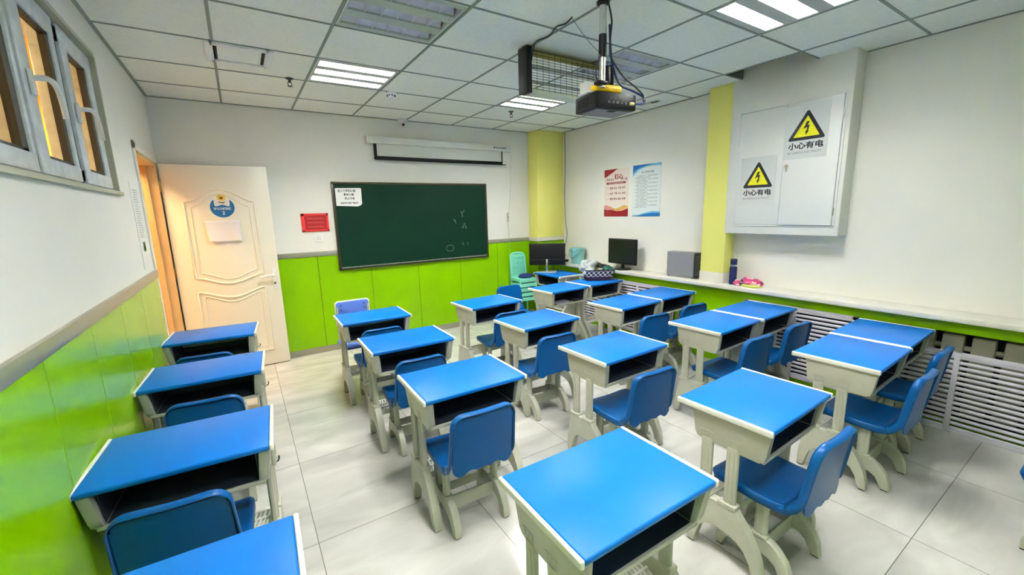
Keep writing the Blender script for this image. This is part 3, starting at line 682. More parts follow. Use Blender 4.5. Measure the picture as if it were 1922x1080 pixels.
# radiator grilles
def grille(name, y0, y1, z0, z1, mull, label, x=None, tilt=0):
    x = GX-.012 if x is None else x
    r = tag(empty(name, (x, (y0+y1)/2, z0)), label, 'radiator cover', 'white radiator grilles below the ledge'); a, b = (y0-y1)/2, (y1-y0)/2; h = z1-z0
    r.rotation_euler.y = tilt
    bm = B()
    for q in ((a, b, 0, .03), (a, b, h-.03, h), (a, a+.03, 0, h), (b-.03, b, 0, h)): box(bm, -.012, .012, *q, .003)
    for m_ in mull: box(bm, -.014, .010, m_-(y0+y1)/2-.014, m_-(y0+y1)/2+.014, 0, h, .003)
    mk('frame', bm, RADW, r)
    bm = B(); n = int(h/.033)
    for k in range(1, n): z_ = h*k/n; tube(bm, [(0, a+.02, z_), (0, b-.02, z_)], .0115, 8)
    mk('slats', bm, RADW, r)
grille('radiator_grille', -2.30, -.80, .06, .672, [-1.30, -1.80], 'white slatted radiator cover farthest away, behind the desk with the basket')
grille('radiator_grille', -3.90, -3.05, .06, .680, [-3.47], 'white slatted radiator cover in the middle, below the thermos end of the ledge')
grille('radiator_grille', -5.55, -4.0, .0, .555, [-4.45, -4.95], 'white slatted radiator cover slipped down in front of the bare radiator', x=GX-.03)
r = tag(empty('radiator', (3.96, -4.8, .1)), 'cream column radiator showing in the dark gap above the lowered cover', 'radiator')
for k in range(11):
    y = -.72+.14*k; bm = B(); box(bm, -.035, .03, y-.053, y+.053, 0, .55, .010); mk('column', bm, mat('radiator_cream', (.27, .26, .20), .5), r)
bm = B()
for z_ in (.08, .46): tube(bm, [(0, -.76, z_), (0, .73, z_)], .018)
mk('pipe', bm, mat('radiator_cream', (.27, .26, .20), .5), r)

# ------------------------------------------------------------------ things on the ledge
def lump(name, c, s, m, label, cat, seed, sub=4, amp=.3, group=None, parent=None):
    rnd = random.Random(seed); bm = B(); bmesh.ops.create_icosphere(bm, subdivisions=sub, radius=1)
    ws = [(Vector((rnd.uniform(-1, 1), rnd.uniform(-1, 1), rnd.uniform(-1, 1)))*(3+2*k), rnd.uniform(0, 6), amp/(1+k*.7)) for k in range(5)]
    for v in bm.verts:
        d = 1+sum(a*math.sin(w_.dot(v.co)+ph)*.5 for w_, ph, a in ws)
        v.co = Vector((v.co.x*s[0]*d, v.co.y*s[1]*d, max(v.co.z, -.6)*s[2]*(d if v.co.z > 0 else 1)+.6*s[2]))
    o = mk(name, bm, m, parent, 80, c)
    return tag(o, label, cat, group) if label else o
r = tag(empty('bucket', (3.935, -.66, LZ)), 'pale teal plastic bucket on the far end of the ledge', 'bucket')
TEAL = mat('teal_plastic', (.20, .48, .46), .4)
bm = B(); lathe(bm, [(0, 0), (.078, 0), (.082, .01), (.104, .19), (.112, .19), (.114, .215), (.108, .216), (.102, .2), (.078, .015), (0, .012)], 32); mk('body', bm, TEAL, r)
bm = B(); tube(bm, smooth_path([(-.06, .1, .195), (-.10, .06, .13), (-.115, 0, .095), (-.10, -.06, .12), (-.05, -.105, .19)]), .005); mk('handle', bm, mat('teal_dark', (.09, .24, .24), .4), r)
def monitor(loc, rz, w_, h_, zc, label, back=False):
    r = tag(empty('computer_monitor', loc, rz), label, 'monitor')   # local -y faces the viewer
    bm = B(); box(bm, -w_/2, w_/2, -.012, .028, zc-h_/2, zc+h_/2, .006); s = mk('bezel', bm, BLACK, r)
    if not back:
        bm = B(); box(bm, -w_/2+.018, w_/2-.018, -.0135, -.012, zc-h_/2+.024, zc+h_/2-.018); mk('screen', bm, mat('screen_off', (.006, .007, .008), .35), s, smooth=0)
        bm = B(); tube(bm, [(0, .02, .01), (0, .02, zc-h_/2+.03)], .02); mk('neck', bm, BLACK, r)
        bm = B(); lathe(bm, [(0, 0), (.11, 0), (.11, .006), (.04, .014), (0, .015)], 28, (0, .01, 0)); mk('base', bm, BLACK, r)
    else:
        bm = B(); box(bm, -w_/2+.01, w_/2-.01, -.0135, -.012, zc-h_/2+.075, zc-h_/2+.079); mk('seam', bm, mat('seam_grey', (.05, .05, .05), .3), s, smooth=0)
        bm = B(); box(bm, -.015, .015, -.055, -.014, .01, zc-h_/2+.09, .006); mk('neck', bm, STEEL, r)
        bm = B(); box(bm, -.13, .13, -.10, .08, 0, .010, .004); mk('base', bm, mat('silver_plastic', (.6, .61, .6), .25, metal=.6), r)
    return r
monitor((3.93, -1.48, LZ), math.radians(-90), .44, .312, .222, 'black computer monitor standing on the ledge below the posters')
bm = B()
tube(bm, smooth_path([(3.90, -.95, LZ+.012), (3.93, -1.02, LZ+.05), (3.91, -1.12, LZ+.03), (3.93, -1.25, LZ+.012), (3.90, -1.30, LZ+.012)]), .006)
tag(mk('cable', bm, CABLE), 'black cable coiled on the ledge beside the monitor', 'cable')
r = tag(empty('computer_case', (3.99, -2.30, LZ)), 'grey computer case standing on the ledge beside the yellow pilaster', 'computer case')
bm = B(); box(bm, -.062, .058, -.16, .165, .006, .27, .005); c = mk('case', bm, mat('case_metal', (.27, .28, .32), .45, metal=.3), r)
bm = B(); box(bm, -.060, .056, -.172, -.16, .008, .268, .004); fp = mk('front_panel', bm, mat('panel_black', (.03, .035, .035), .4), r)
bm = B()
for k in range(9): box(bm, -.045, .04, -.174, -.172, .03+.024*k, .042+.024*k)
mk('grille', bm, mat('panel_grey', (.10, .12, .11), .5), fp, smooth=0)
bm = B()
for x in (-.05, .04):
    for y in (-.14, .14): box(bm, x-.008, x+.008, y-.01, y+.01, 0, .007)
mk('feet', bm, PAD, c, smooth=0)
r = tag(empty('thermos', (3.925, -2.885, LZ)), 'dark blue thermos flask standing on the ledge', 'thermos')
bm = B(); lathe(bm, [(0, 0), (.030, 0), (.033, .004), (.033, .165), (.028, .178), (0, .178)], 24); mk('body', bm, NAVY, r)
bm = B(); lathe(bm, [(.0, .176), (.031, .176), (.031, .190), (0, .190)], 24); mk('ring', bm, STEEL, r)
bm = B(); lathe(bm, [(0, .19), (.029, .19), (.030, .235), (.026, .246), (0, .248)], 24); mk('cap', bm, NAVY, r)
def floral():
    m = bpy.data.materials.new('floral_cloth'); m.use_nodes = True; nt = m.node_tree; b = nt.nodes['Principled BSDF']; b.inputs['Roughness'].default_value = .8
    tc = nt.nodes.new('ShaderNodeTexCoord'); v = nt.nodes.new('ShaderNodeTexVoronoi'); v.inputs['Scale'].default_value = 42; nt.links.new(tc.outputs['Object'], v.inputs['Vector'])
    s = nt.nodes.new('ShaderNodeSeparateColor'); nt.links.new(v.outputs['Color'], s.inputs[0])
    r = nt.nodes.new('ShaderNodeValToRGB'); r.color_ramp.interpolation = 'CONSTANT'; e = r.color_ramp.elements
    e[0].color = (.55, .04, .16, 1); e[1].position = .35; e[1].color = (.75, .70, .68, 1)
    for p, c in ((.5, (.05, .07, .09, 1)), (.62, (.60, .12, .25, 1)), (.82, (.78, .45, .5, 1))): q = e.new(p); q.color = c
    nt.links.new(s.outputs[0], r.inputs['Fac']); nt.links.new(r.outputs['Color'], b.inputs['Base Color']); return m
FLOR = floral()
r = tag(empty('cushion', (3.935, -3.04, LZ)), 'floral pink cushion with a yellow-green underside on the ledge', 'cushion')
lump('cover', (.0, -.02, .012), (.07, .105, .040), FLOR, None, None, 5, amp=.22, parent=r)
lump('underside', (-.012, -.025, .0), (.068, .095, .018), mat('lime_cloth', (.55, .66, .12), .8), None, None, 9, amp=.08, parent=r)
lump('folded_corner', (-.02, .085, .0), (.045, .045, .035), FLOR, None, None, 12, amp=.3, parent=r)
bm = B(); box(bm, 3.90, 3.98, -.42, -.36, LZ, LZ+.035, .006)
tag(mk('power_adapter', bm, BLACK), 'small black power adapter on the ledge behind the monitor in the corner', 'adapter')

# ================================================================== DESKS
def make_desk():
    r = empty('school_desk')
    W, D, T = .2875, .202, .69
    bm = B(); box(bm, -W+.014, W-.014, -D, D, T-.022, T, .007, seg=3); mk('desktop', bm, BLUE, r)
    for s in (-1, 1):
        bm = B(); box(bm, min(s*W, s*(W-.0145)), max(s*W, s*(W-.0145)), -D-.001, D+.001, T-.025, T+.0006, .005, seg=3); mk('edge_strip', bm, EDGE, r)
    prof = [(-.192, T-.024), (-.176, .560), (-.168, .538), (-.150, .524), (.085, .524), (.112, .530), (.124, .550), (.135, T-.024)]
    for s in (-1, 1):
        bm = B(); prism(bm, prof, 'x', *((-.009, .026) if s < 0 else (-.026, .009)), .0035)
        for k in range(2):
            for q in range(3):
                y = .068-.115*k+.020*(q-1); box(bm, -.0105 if s < 0 else .0085, -.0085 if s < 0 else .0105, y-.0022, y+.0022, .548, .575)
            y = .068-.115*k; box(bm, -.0105 if s < 0 else .0085, -.0085 if s < 0 else .0105, y-.028, y+.028, .573, .577)
        for v in bm.verts: v.co.x += s*(.262-.10*(T-.024-v.co.z))
        mk('side_panel', bm, CREAM, r)
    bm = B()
    for s in (-1, 1): prism(bm, [(-.150, .53), (.112, .53), (.122, T-.03), (-.168, T-.03)], 'x', s*.2245-.0015, s*.2245+.0015)  # thin dark sheets carry the shade of the tray's inner sides
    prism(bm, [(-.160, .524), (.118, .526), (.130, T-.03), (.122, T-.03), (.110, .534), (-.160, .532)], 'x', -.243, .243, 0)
    mk('tray', bm, TRAY_SHADE, r)
    bm = B(); box(bm, -.245, .245, -.166, -.154, .520, .536, .003); mk('tray_lip', bm, CREAM, r)
    bm = B(); box(bm, -.23, .23, .114, .120, .528, T-.03, 0); box(bm, -.22, .22, -.10, .08, .514, .525); mk('back_panel', bm, CREAM, r, smooth=0)
    for s in (-1, 1):
        for y, rx in ((.066, .026), (-.046, .026)):
            bm = B(); prism(bm, oval(s*.250, y, .0135, rx), 'z', .20, .54)
            for k in (-1, 1): prism(bm, oval(s*(.250+.0135), y+k*.009, .0018, .0035, 8), 'z', .275, .52)
            mk('post', bm, CREAM, r)
        F = [(.100, .265), (.094, .275), (-.074, .275), (-.088, .262), (-.105, .235), (-.135, .198), (-.163, .150), (-.186, .10), (-.200, .05), (-.203, .006), (-.168, .006), (-.166, .035), (-.155, .072), (-.132, .11), (-.098, .138), (-.05, .153), (.0, .156), (.045, .145), (.072, .118), (.086, .075), (.092, .006), (.128, .006), (.127, .06), (.121, .13), (.110, .20)]
        bm = B(); prism(bm, F, 'x', s*.252-.020, s*.252+.020, .005, seg=3)
        box(bm, s*.252-.022, s*.252+.022, -.082, -.004, .262, .285, .004); box(bm, s*.252-.022, s*.252+.022, .028, .104, .262, .285, .004)
        f = mk('foot', bm, CREAM, r)
        for ya, yb in ((-.199, -.172), (.096, .124)): bm = B(); box(bm, s*.252-.014, s*.252+.014, ya, yb, 0, .007); mk('rubber_pad', bm, PAD, f, smooth=0)
    bm = B()   # slotted foot rest
    y0, y1, z0 = -.035, .120, .212
    for y in (y0, y0+.051, y0+.103, y1): box(bm, -.235, .235, y-.005, y+.005, z0, z0+.012)
    for row in range(3):
        ya = y0+.0515*row
        n = 26
        for k in range(n+1):
            x = -.233+.466*k/n; x2 = x+.010
            prism(bm, [(x-.0035, ya), (x+.0035, ya), (x2+.0035, ya+.052), (x2-.0035, ya+.052)], 'z', z0+.001, z0+.010)
    box(bm, -.235, .235, y0-.010, y0-.003, z0-.02, z0+.014, .002); box(bm, -.235, .235, y1+.003, y1+.010, z0-.02, z0+.014, .002)
    mk('foot_rest', bm, EDGE, r)
    bm = B(); box(bm, .268, .284, -.10, -.072, .545, .655, .005); box(bm, .268, .280, -.10, -.06, .645, .668, .003)
    hk = mk('bag_hook', bm, CREAM, r)
    bm = B(); tube(bm, smooth_path([(.276, -.075, .552), (.288, -.070, .547), (.294, -.066, .556), (.294, -.066, .568)]), .003, 6); mk('hook', bm, CABLE, hk)
    return r
GD = 'blue-topped school desks in rows'
deskp = make_desk(); used = [False]
def place(proto, flag, x, y, deg, label, cat, group, z=0):
    if not flag[0]: o = proto; flag[0] = True; o.location = (x, y, z); o.rotation_euler = (0, 0, math.radians(deg))
    else: o = dup(proto, (x, y, z), math.radians(deg))
    return tag(o, label, cat, group)
DESKS = [
 (-.258, -1.23, -5, 'blue school desk farthest forward beside the open door, against the left green wall'),
 (-.252, -2.16, -3.5, 'blue school desk against the left green wall, second from the open door'),
 (-.262, -3.10, -3.5, 'blue school desk against the left green wall, second from the picture bottom'),
 (-.245, -3.975, -2, 'blue school desk cut by the bottom edge, in front of the lowest left chair'),
 (.875, -1.44, -1, 'blue school desk nearest the chalkboard, in front of the violet-backed chair'),
 (.885, -2.29, -1, 'blue school desk in the aisle row left of centre, second from the chalkboard'),
 (.90, -3.13, -1, 'blue school desk left of centre with a chair pushed in, directly behind the biggest desk'),
 (.895, -4.19, -1, 'largest blue school desk at the bottom centre, with no chair showing'),
 (1.925, -1.595, 3, 'blue school desk in the middle row, nearest the front wall'),
 (1.915, -2.43, 2.5, 'blue school desk in the middle row, second from the front wall'),
 (1.90, -3.265, 1, 'blue school desk in the middle row, third from the front wall'),
 (1.875, -4.15, 1.5, 'blue school desk in the middle row nearest the camera, with hazy slatted foot rest below'),
 (2.925, -1.48, 3, 'blue school desk left of the one that carries the basket, papers in its tray'),
 (2.925, -2.44, 2.5, 'left desk of the second pair from the chalkboard corner, just ahead of the computer case'),
 (2.92, -3.325, 1.5, 'blue school desk left half of the pair below the grey computer case'),
 (2.92, -4.17, 1.5, 'blue school desk left half of the pair nearest the right edge'),
 (3.515, -1.44, 2, 'blue school desk carrying the checkered basket'),
 (3.51, -2.40, 2, 'blue school desk touching the green wall below the computer case'),
 (3.51, -3.32, 1, 'blue school desk in front of the middle radiator grille, right half of its pair'),
 (3.51, -4.14, 1.5, 'blue school desk in front of the lowered radiator grille, right half of its pair'),
 (3.575, -.66, -90, 'blue school desk turned sideways in the corner carrying a monitor'),
]
for x, y, a, l in DESKS: place(deskp, used, x, y, a, l.replace(', with hazy slatted foot rest below', ''), 'desk', GD)

# ================================================================== CHAIRS
def shell_parts(r, prof, split, wf, wb, m, rim=.034, conc=.012, names=('seat', 'backrest'), rc=.05):
    P = [Vector(p) for p in prof]
    S = [0]
    for a, b in zip(P, P[1:]): S.append(S[-1]+(b-a).length)
    L = S[-1]
    def at(s):
        s = min(max(s, 0), L)
        for k in range(len(S)-1):
            if s <= S[k+1]+1e-9:
                t = (s-S[k])/(S[k+1]-S[k]); return P[k].lerp(P[k+1], t)
        return P[-1]
    def frame(s):
        t = (at(s+.012)-at(s-.012)).normalized(); return at(s), Vector((t.y, -t.x)), t
    rows = [rc*(1-math.cos(math.pi/2*k/5)) for k in range(5)]
    mid = [rc+(L-2*rc)*k/16 for k in range(17)]
    rows = rows + mid + [L-q for q in rows[::-1]]
    N = 12
    V = []; n0 = []
    for s in rows:
        p, nrm, t = frame(s); f = min(max((s-split+.04)/.08, 0), 1); wd = wf*(1-f)+(wb-.012*max(0, (s-split)/(L-split)))*f
        ds = min(s, L-s); w_ = wd-rc+math.sqrt(max(rc*rc-(rc-min(ds, rc))**2, 0))
        row = []
        for k in range(-N, N+1):
            a = k/N; x = w_*a; h = conc*(x/wd)**2*(1 if f > .5 else .5)
            q = p+nrm*h; row.append(((x, q.x, q.y), nrm))
        V.append(row)
    def ring_off(i, k, o, d):
        (x, y, z), nrm = V[i][k]; s = rows[i]; t = frame(s)[2]
        ds = min(s, L-s); ang = math.asin(min(max((rc-ds)/rc, 0), 1)) if ds < rc else 0
        sx = (1 if k > N else -1 if k < N else 0); st = -1 if s < L/2 else 1
        if k in (0, 2*N): ox, ot = sx*math.cos(ang), st*math.sin(ang)
        else: ox, ot = 0, st
        return (x+ox*o, y+ot*o*t.x-nrm.x*d, z+ot*o*t.y-nrm.y*d)
    isplit = min(range(len(rows)), key=lambda i: abs(rows[i]-split))
    for name, i0, i1 in ((names[0], 0, isplit), (names[1], isplit, len(rows)-1)):
        bm = B(); vv = [[bm.verts.new(V[i][k][0]) for k in range(2*N+1)] for i in range(i0, i1+1)]
        for i in range(i1-i0):
            for k in range(2*N): bm.faces.new([vv[i][k], vv[i][k+1], vv[i+1][k+1], vv[i+1][k]])
        path = [(i, 0) for i in range(i0, i1+1)]
        if i1 == len(rows)-1: path += [(i1, k) for k in range(1, 2*N)] + [(i, 2*N) for i in range(i1, i0-1, -1)]
        else: path = [(i, 0) for i in range(i1, i0-1, -1)] + [(i0, k) for k in range(1, 2*N)] + [(i, 2*N) for i in range(i0, i1+1)]
        prev = [vv[i-i0][k] for i, k in path]
        for o, d in ((.004, .002), (.0065, .008), (.007, rim)):
            cur = [bm.verts.new(ring_off(i, k, o, d)) for i, k in path]
            for q in range(len(path)-1): bm.faces.new([prev[q], prev[q+1], cur[q+1], cur[q]])
            prev = cur
        bmesh.ops.remove_doubles(bm, verts=bm.verts[:], dist=1e-5)
        o = mk(name, bm, m, r, 50)
        md = o.modifiers.new('thickness', 'SOLIDIFY'); md.thickness = .005; md.offset = 0
        if name == names[1]: back = o
        else: seat = o
    return seat, back
def make_chair():
    r = empty('school_chair')
    prof = [(.185, .350), (.165, .360), (.12, .364), (.05, .358), (-.03, .354), (-.09, .356), (-.135, .364), (-.160, .380), (-.174, .405), (-.181, .44), (-.189, .50), (-.199, .57), (-.207, .62), (-.212, .652)]
    seat, back = shell_parts(r, prof, .325, .168, .163, CBLUE)
    bm = B()
    wav = lambda x: .360+.004*math.cos(x*95) - .020*min(1, max(0, (abs(x)-.09)/.03))**.8 + .030*max(0, (abs(x)-.125)/.030)**2
    fr, bk_ = [], []
    NX = 40
    for i in range(NX+1):
        x = -.155+.310*i/NX; e = max(0, abs(x)-.110); top = .640-(.045-math.sqrt(max(.045**2-e*e, 0)))
        cf, cb_ = [], []
        for z in [wav(x), .375, .39, .44, .50, .57, .61, top]:
            y = -.200 - .030*max(0, z-.40)/.24 - .002; y += .012*(x/.163)**2
            cf.append(bm.verts.new((x, y+.006, z))); cb_.append(bm.verts.new((x, y, z)))
        fr.append(cf); bk_.append(cb_)
    for i in range(NX):
        for j in range(7):
            bm.faces.new([fr[i][j], fr[i+1][j], fr[i+1][j+1], fr[i][j+1]]); bm.faces.new([bk_[i][j], bk_[i][j+1], bk_[i+1][j+1], bk_[i+1][j]])
        for j in (0, 7): bm.faces.new([fr[i][j], bk_[i][j], bk_[i+1][j], fr[i+1][j]])
    for i in (0, NX):
        for j in range(7): bm.faces.new([fr[i][j], fr[i][j+1], bk_[i][j+1], bk_[i][j]])
    mk('back_plate', bm, CBLUE, back, 60)
    for s in (-1, 1):
        for y in (.078, -.034):
            bm = B(); prism(bm, oval(s*.133, y, .0150, .027), 'z', .12, .352)
            for k in (-1, 1): prism(bm, oval(s*(.133+.015), y+k*.009, .0015, .0035, 8), 'z', .165, .34)
            mk('post', bm, CREAM, r)
        F = [(.116, .150), (.108, .160), (-.066, .160), (-.084, .152), (-.115, .132), (-.143, .10), (-.160, .06), (-.167, .006), (-.130, .006), (-.127, .035), (-.110, .068), (-.08, .088), (-.03, .097), (.04, .097), (.085, .084), (.108, .055), (.115, .006), (.150, .006), (.148, .05), (.138, .10)]
        bm = B(); prism(bm, F, 'x', s*.133-.0185, s*.133+.0185, .005, seg=3)
        box(bm, s*.133-.0205, s*.133+.0205, -.068, -.001, .150, .168, .004); box(bm, s*.133-.0205, s*.133+.0205, .044, .112, .150, .168, .004)
        f = mk('foot', bm, CREAM, r)
        for ya, yb in ((-.164, -.134), (.119, .146)): bm = B(); box(bm, s*.133-.013, s*.133+.013, ya, yb, 0, .007); mk('rubber_pad', bm, PAD, f, smooth=0)
    bm = B(); box(bm, -.118, .118, -.052, -.042, .075, .150, .003); box(bm, -.118, .118, .06, .07, .10, .150, .003)
    mk('stretcher', bm, CREAM, r)
    return r
chairp = make_chair(); cused = [False]
GC = 'blue moulded school chairs'
CHAIRS = [
 (-.275, -1.50, -5, 'blue chair between the two farthest desks along the left green wall'),
 (-.228, -2.36, -5, 'blue chair between the middle two desks along the left green wall'),
 (-.268, -3.235, -5, 'blue chair at the lower left corner, cut off by the nearest left desk'),
 (.86, -1.60, -2, 'blue chair pushed under the desk nearest the chalkboard'),
 (.86, -2.44, -2, 'blue chair left of centre, pushed under the second desk from the chalkboard'),
 (.845, -3.265, -2, 'blue chair left of centre with its whole back showing, beside the biggest desk'),
 (1.95, -1.79, -2, 'blue chair pushed under the front desk of the middle row'),
 (1.84, -2.58, -3, 'blue chair behind the second desk of the middle row'),
 (1.84, -3.43, -3, 'blue chair behind the third desk of the middle row'),
 (1.84, -4.265, 0, 'nearest blue chair, seat and side in full view behind the middle row desk'),
 (2.85, -2.64, -3, 'blue chair behind the left desk of the pair second from the chalkboard corner'),
 (2.88, -3.46, -3, 'blue chair behind the left desk of the pair below the computer case'),
 (2.89, -4.285, 0, 'blue chair in side view behind the left desk of the pair nearest the right edge'),
 (3.42, -2.62, -3, 'blue chair half hidden in front of the green wall between two radiator grilles'),
 (3.44, -3.47, -3, 'blue chair in front of the middle radiator grille'),
 (3.44, -4.235, 0, 'blue chair nearest the lowered radiator grille, farthest right of the blue chairs'),
 (2.62, -1.10, 176, 'blue chair turned to face the room, beside the desk with papers in its tray'),
 (2.89, -5.05, 0, 'school chair at the lower right edge, little more than its pale foot showing'),
]
for x, y, a, l in CHAIRS: place(chairp, cused, x, y, a, l, 'chair', GC)

# violet board-backed chair in front of the first desk
r = tag(empty('school_chair', (.815, -1.12, 0), math.radians(180)), 'chair with a flat violet backrest edged in white, facing the nearest desk', 'chair')
bm = B(); pr = [(-.150, .20), (-.152, .01), (-.14, 0), (.14, 0), (.152, .01), (.150, .20)]
def rrect(x0, x1, z0, z1, rr, n=6):
    P = []
    for cx, cz, a0 in ((x1-rr, z1-rr, 0), (x0+rr, z1-rr, 90), (x0+rr, z0+rr, 180), (x1-rr, z0+rr, 270)):
        for k in range(n+1): a = math.radians(a0+90*k/n); P.append((cx+rr*math.cos(a), cz+rr*math.sin(a)))
    return P
bm = B(); prism(bm, rrect(-.158, .158, .50, .752, .03), 'y', -.165, -.152, .003); bk = mk('backrest', bm, EDGE, r)
bm = B(); prism(bm, rrect(-.148, .148, .51, .742, .024), 'y', -.168, -.149, .001); mk('panel', bm, VIOLET, bk)
bm = B()
for x in (-.105, .105):
    for z_ in (.665, .71): tube(bm, [(x, -.1495, z_), (x, -.146, z_)], .006, 10)
mk('bolt', bm, STEEL, bk)
bm = B(); prism(bm, rrect(-.17, .17, -.15, .18, .03), 'z', .37, .388, .004); mk('seat', bm, VIOLET, r)
for s in (-1, 1):
    bm = B(); tube(bm, smooth_path([(s*.14, -.155, .70), (s*.14, -.15, .45), (s*.14, -.10, .36), (s*.14, .0, .355), (s*.14, .0, .06)], 5), .011); mk('post', bm, CREAM, r)
    bm = B(); prism(bm, [(-.17, 0), (-.16, .04), (-.05, .07), (.05, .07), (.16, .04), (.17, 0), (.14, 0), (.12, .02), (-.12, .02), (-.14, 0)], 'x', s*.14-.015, s*.14+.015, .003); mk('foot', bm, CREAM, r)

# papers in a tray, tag on a hidden shelf
bm = B(); box(bm, 2.77, 3.00, -1.645, -1.48, .5335, .540, mtx=None); tag(mk('exercise_book', bm, mat('grey_paper', (.55, .56, .62), .6), smooth=0), 'thin pale exercise book lying in the tray of the desk left of the basket', 'book')
bm = B(); box(bm, 2.98, 3.06, -1.62, -1.56, .5405, .556, .003); tag(mk('pencil_box', bm, BLACK), 'small black case lying in the tray of the desk left of the basket', 'case')
bm = B()
rnd = random.Random(3)
for k in range(14): 
    x, y = .80+rnd.random()*.16, -2.455+rnd.random()*.05; bmesh.ops.create_icosphere(bm, subdivisions=1, radius=.012, matrix=Matrix.Translation((x, y, .546)) @ Matrix.Diagonal((1, 1, .8, 1)))
tag(mk('crumpled_tissue', bm, PAPER), 'crumpled white tissue in the tray of the second desk from the chalkboard', 'tissue')['kind'] = 'stuff'

# ------------------------------------------------------------------ monitor on corner desk
monitor((3.545, -.47, .69), math.radians(-42), .50, .30, .245, 'black widescreen monitor seen from behind on the corner desk', True)
# basket with clothes
def checker_mat():
    m = bpy.data.materials.new('woven_check'); m.use_nodes = True; nt = m.node_tree; b = nt.nodes['Principled BSDF']; b.inputs['Roughness'].default_value = .6
    tc = nt.nodes.new('ShaderNodeTexCoord'); sp = nt.nodes.new('ShaderNodeSeparateXYZ'); nt.links.new(tc.outputs['Object'], sp.inputs[0])
    ad = nt.nodes.new('ShaderNodeMath'); nt.links.new(sp.outputs[0], ad.inputs[0]); nt.links.new(sp.outputs[1], ad.inputs[1])
    cb = nt.nodes.new('ShaderNodeCombineXYZ'); nt.links.new(ad.outputs[0], cb.inputs[0]); nt.links.new(sp.outputs[2], cb.inputs[1]); cb.inputs[2].default_value = .003
    c = nt.nodes.new('ShaderNodeTexChecker'); c.inputs['Scale'].default_value = 36; c.inputs['Color1'].default_value = (.045, .012, .045, 1); c.inputs['Color2'].default_value = (.72, .70, .62, 1)
    nt.links.new(cb.outputs[0], c.inputs['Vector'])
    gt = nt.nodes.new('ShaderNodeMath'); gt.operation = 'GREATER_THAN'; gt.inputs[1].default_value = .046; nt.links.new(sp.outputs[2], gt.inputs[0])
    mx = nt.nodes.new('ShaderNodeMix'); mx.data_type = 'RGBA'; nt.links.new(gt.outputs[0], mx.inputs[0]); mx.inputs[6].default_value = (.045, .012, .045, 1); nt.links.new(c.outputs[0], mx.inputs[7])
    nt.links.new(mx.outputs[2], b.inputs['Base Color']); return m
BZ = .691; bcx, bcy = 3.60, -1.40
r = tag(empty('basket', (bcx, bcy, BZ), math.radians(-32)), 'purple and white checkered woven basket on a desk by the ledge', 'basket')
def frust(bm, a0, b0, a1, b1, z0, z1):
    A = [bm.verts.new((x*a0, y*b0, z0)) for x, y in ((-1, -1), (1, -1), (1, 1), (-1, 1))]; C = [bm.verts.new((x*a1, y*b1, z1)) for x, y in ((-1, -1), (1, -1), (1, 1), (-1, 1))]
    for k in range(4): bm.faces.new([A[k], A[(k+1) % 4], C[(k+1) % 4], C[k]])
    bm.faces.new(A)
bm = B(); frust(bm, .145, .095, .165, .115, 0, .125); o = mk('body', bm, checker_mat(), r, 0); md = o.modifiers.new('s', 'SOLIDIFY'); md.thickness = .006; md.offset = -1
bm = B(); t = .125
tube(bm, [(-.165, -.115, t), (.165, -.115, t), (.165, .115, t), (-.165, .115, t)], .007, 8, closed=True); mk('rim', bm, mat('basket_purple', (.045, .012, .045), .6), r)
GB = 'things heaped in the checkered basket'
def bk(dx, dy, dz): c, s = math.cos(math.radians(-32)), math.sin(math.radians(-32)); return (bcx+dx*c-dy*s, bcy+dx*s+dy*c, BZ+dz)
lump('plastic_bag', bk(-.13, .02, .075), (.105, .09, .105), mat('bag_grey', (.42, .47, .47), .35), 'crumpled pale grey plastic bag at the left of the checkered basket', 'bag', 21, amp=.6, group=GB)
lump('cloth', bk(.10, .0, .05), (.08, .10, .075), mat('cloth_green', (.01, .10, .07), .8), 'dark green cloth at the right of the checkered basket', 'cloth', 22, amp=.35, group=GB)
lump('cloth', bk(.0, .03, .05), (.08, .07, .055), mat('cloth_cream', (.50, .46, .22), .8), 'yellowish cloth in the middle of the checkered basket', 'cloth', 23, amp=.35, group=GB)
lump('pouch', bk(.03, .05, .11), (.085, .055, .055), mat('pouch_black', (.02, .02, .022), .5), 'black pouch on top of the checkered basket', 'pouch', 24, amp=.25, group=GB)
r = tag(empty('sneaker', bk(.085, .03, .14), math.radians(10)), 'black and white striped shoe on top of the checkered basket', 'shoe', GB)
bm = B(); prism(bm, [(-.085, 0), (-.09, .02), (-.085, .055), (-.055, .05), (-.03, .038), (.03, .028), (.075, .022), (.09, .012), (.09, 0)], 'y', -.028, .028, .008); mk('upper', bm, mat('shoe_black', (.03, .035, .035), .6), r)
bm = B(); box(bm, -.092, .094, -.031, .031, -.014, .0, .005); mk('sole', bm, WHITE, r)
bm = B()
for k in range(3): box(bm, -.02+.025*k, -.01+.025*k, -.030, .030, .005, .030-.003*k, .003)
mk('stripe', bm, WHITE, r)

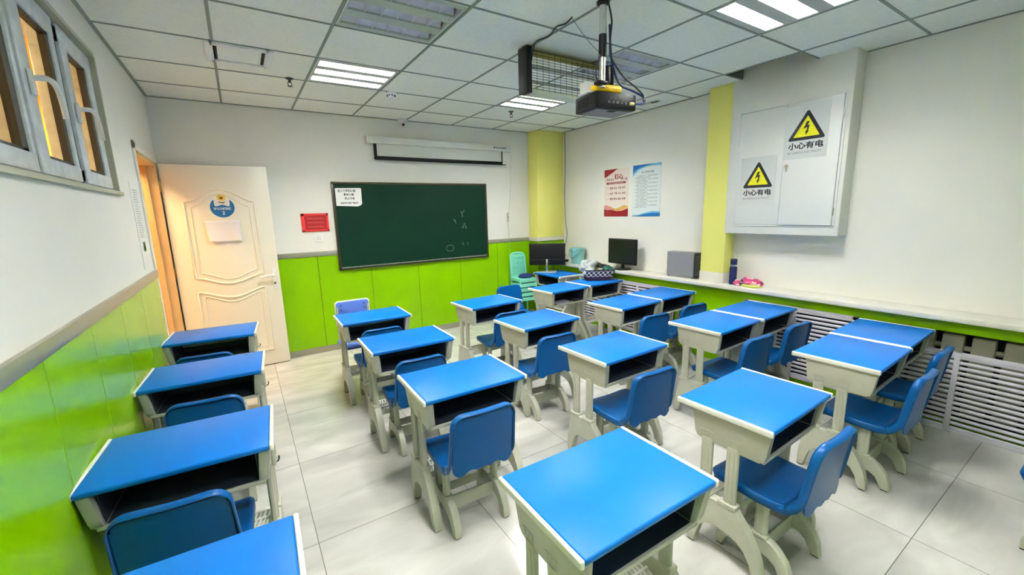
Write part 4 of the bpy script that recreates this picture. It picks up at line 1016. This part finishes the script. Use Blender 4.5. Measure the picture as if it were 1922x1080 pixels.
# stacked mint chairs in the corner
def make_mint():
    r = empty('plastic_chair')
    bm = B(); w_ = .15
    out = rrect(-w_, w_, .0, .33, .05); m_ = Matrix.Translation((0, -.13, .34)) @ Matrix.Rotation(math.radians(10), 4, 'X')
    for x, ww in ((-.135, .03), (.135, .03)): box(bm, x-ww/2, x+ww/2, -.006, .006, 0, .29, .005, mtx=m_)
    tube(bm, [m_ @ Vector(p) for p in smooth_path([(-.135, 0, .27), (-.125, 0, .32), (-.08, 0, .345), (0, 0, .35), (.08, 0, .345), (.125, 0, .32), (.135, 0, .27)], 4)], .014, 8)
    box(bm, -.13, .13, -.005, .005, .29, .33, .004, mtx=m_)
    for k in range(6):
        x = -.095+.038*k; tube(bm, [m_ @ Vector(p) for p in smooth_path([(x*.6, 0, .01), (x*1.1, 0, .12), (x, 0, .22), (x*.75, 0, .31)], 4)], .007, 6)
    box(bm, -.13, .13, -.006, .006, .0, .03, .004, mtx=m_)
    mk('backrest', bm, MINT, r)
    bm = B(); prism(bm, rrect(-.16, .16, -.14, .16, .03), 'z', .335, .347, .003); box(bm, -.155, .155, .150, .160, .298, .340, .003)
    for s in (-1, 1): box(bm, s*.155-.005, s*.155+.005, -.13, .15, .305, .340, .003)
    mk('seat', bm, MINT, r)
    for sx in (-1, 1):
        for sy, yb in ((1, .145), (-1, -.125)):
            bm = B(); tube(bm, [(sx*.145, yb, .34), (sx*.165, yb+sy*.03, 0)], [.016, .012], 8); mk('leg', bm, MINT, r)
    return r
mp = make_mint(); mused = [False]
pos = ['at the bottom of the stack in the corner', 'second from the bottom of the corner stack', 'in the middle of the corner stack', 'second from the top of the corner stack', 'on top of the corner stack, its slotted back showing']
for k in range(5): place(mp, mused, 3.285, -.25, 180, 'mint plastic chair '+pos[k], 'chair', 'mint chairs stacked in the corner', z=.066*k)
for o in [o for o in bpy.data.objects if o.name.startswith('plastic_chair')]: o.rotation_euler.z = math.radians(176); o.scale = (.86, .86, 1)
lump('folded_cloth', (3.30, -.27, .613), (.10, .09, .035), mat('cloth_navy', (.01, .03, .16), .8), 'navy blue cloth lying on the seat of the topmost mint chair', 'cloth', 31, amp=.2)
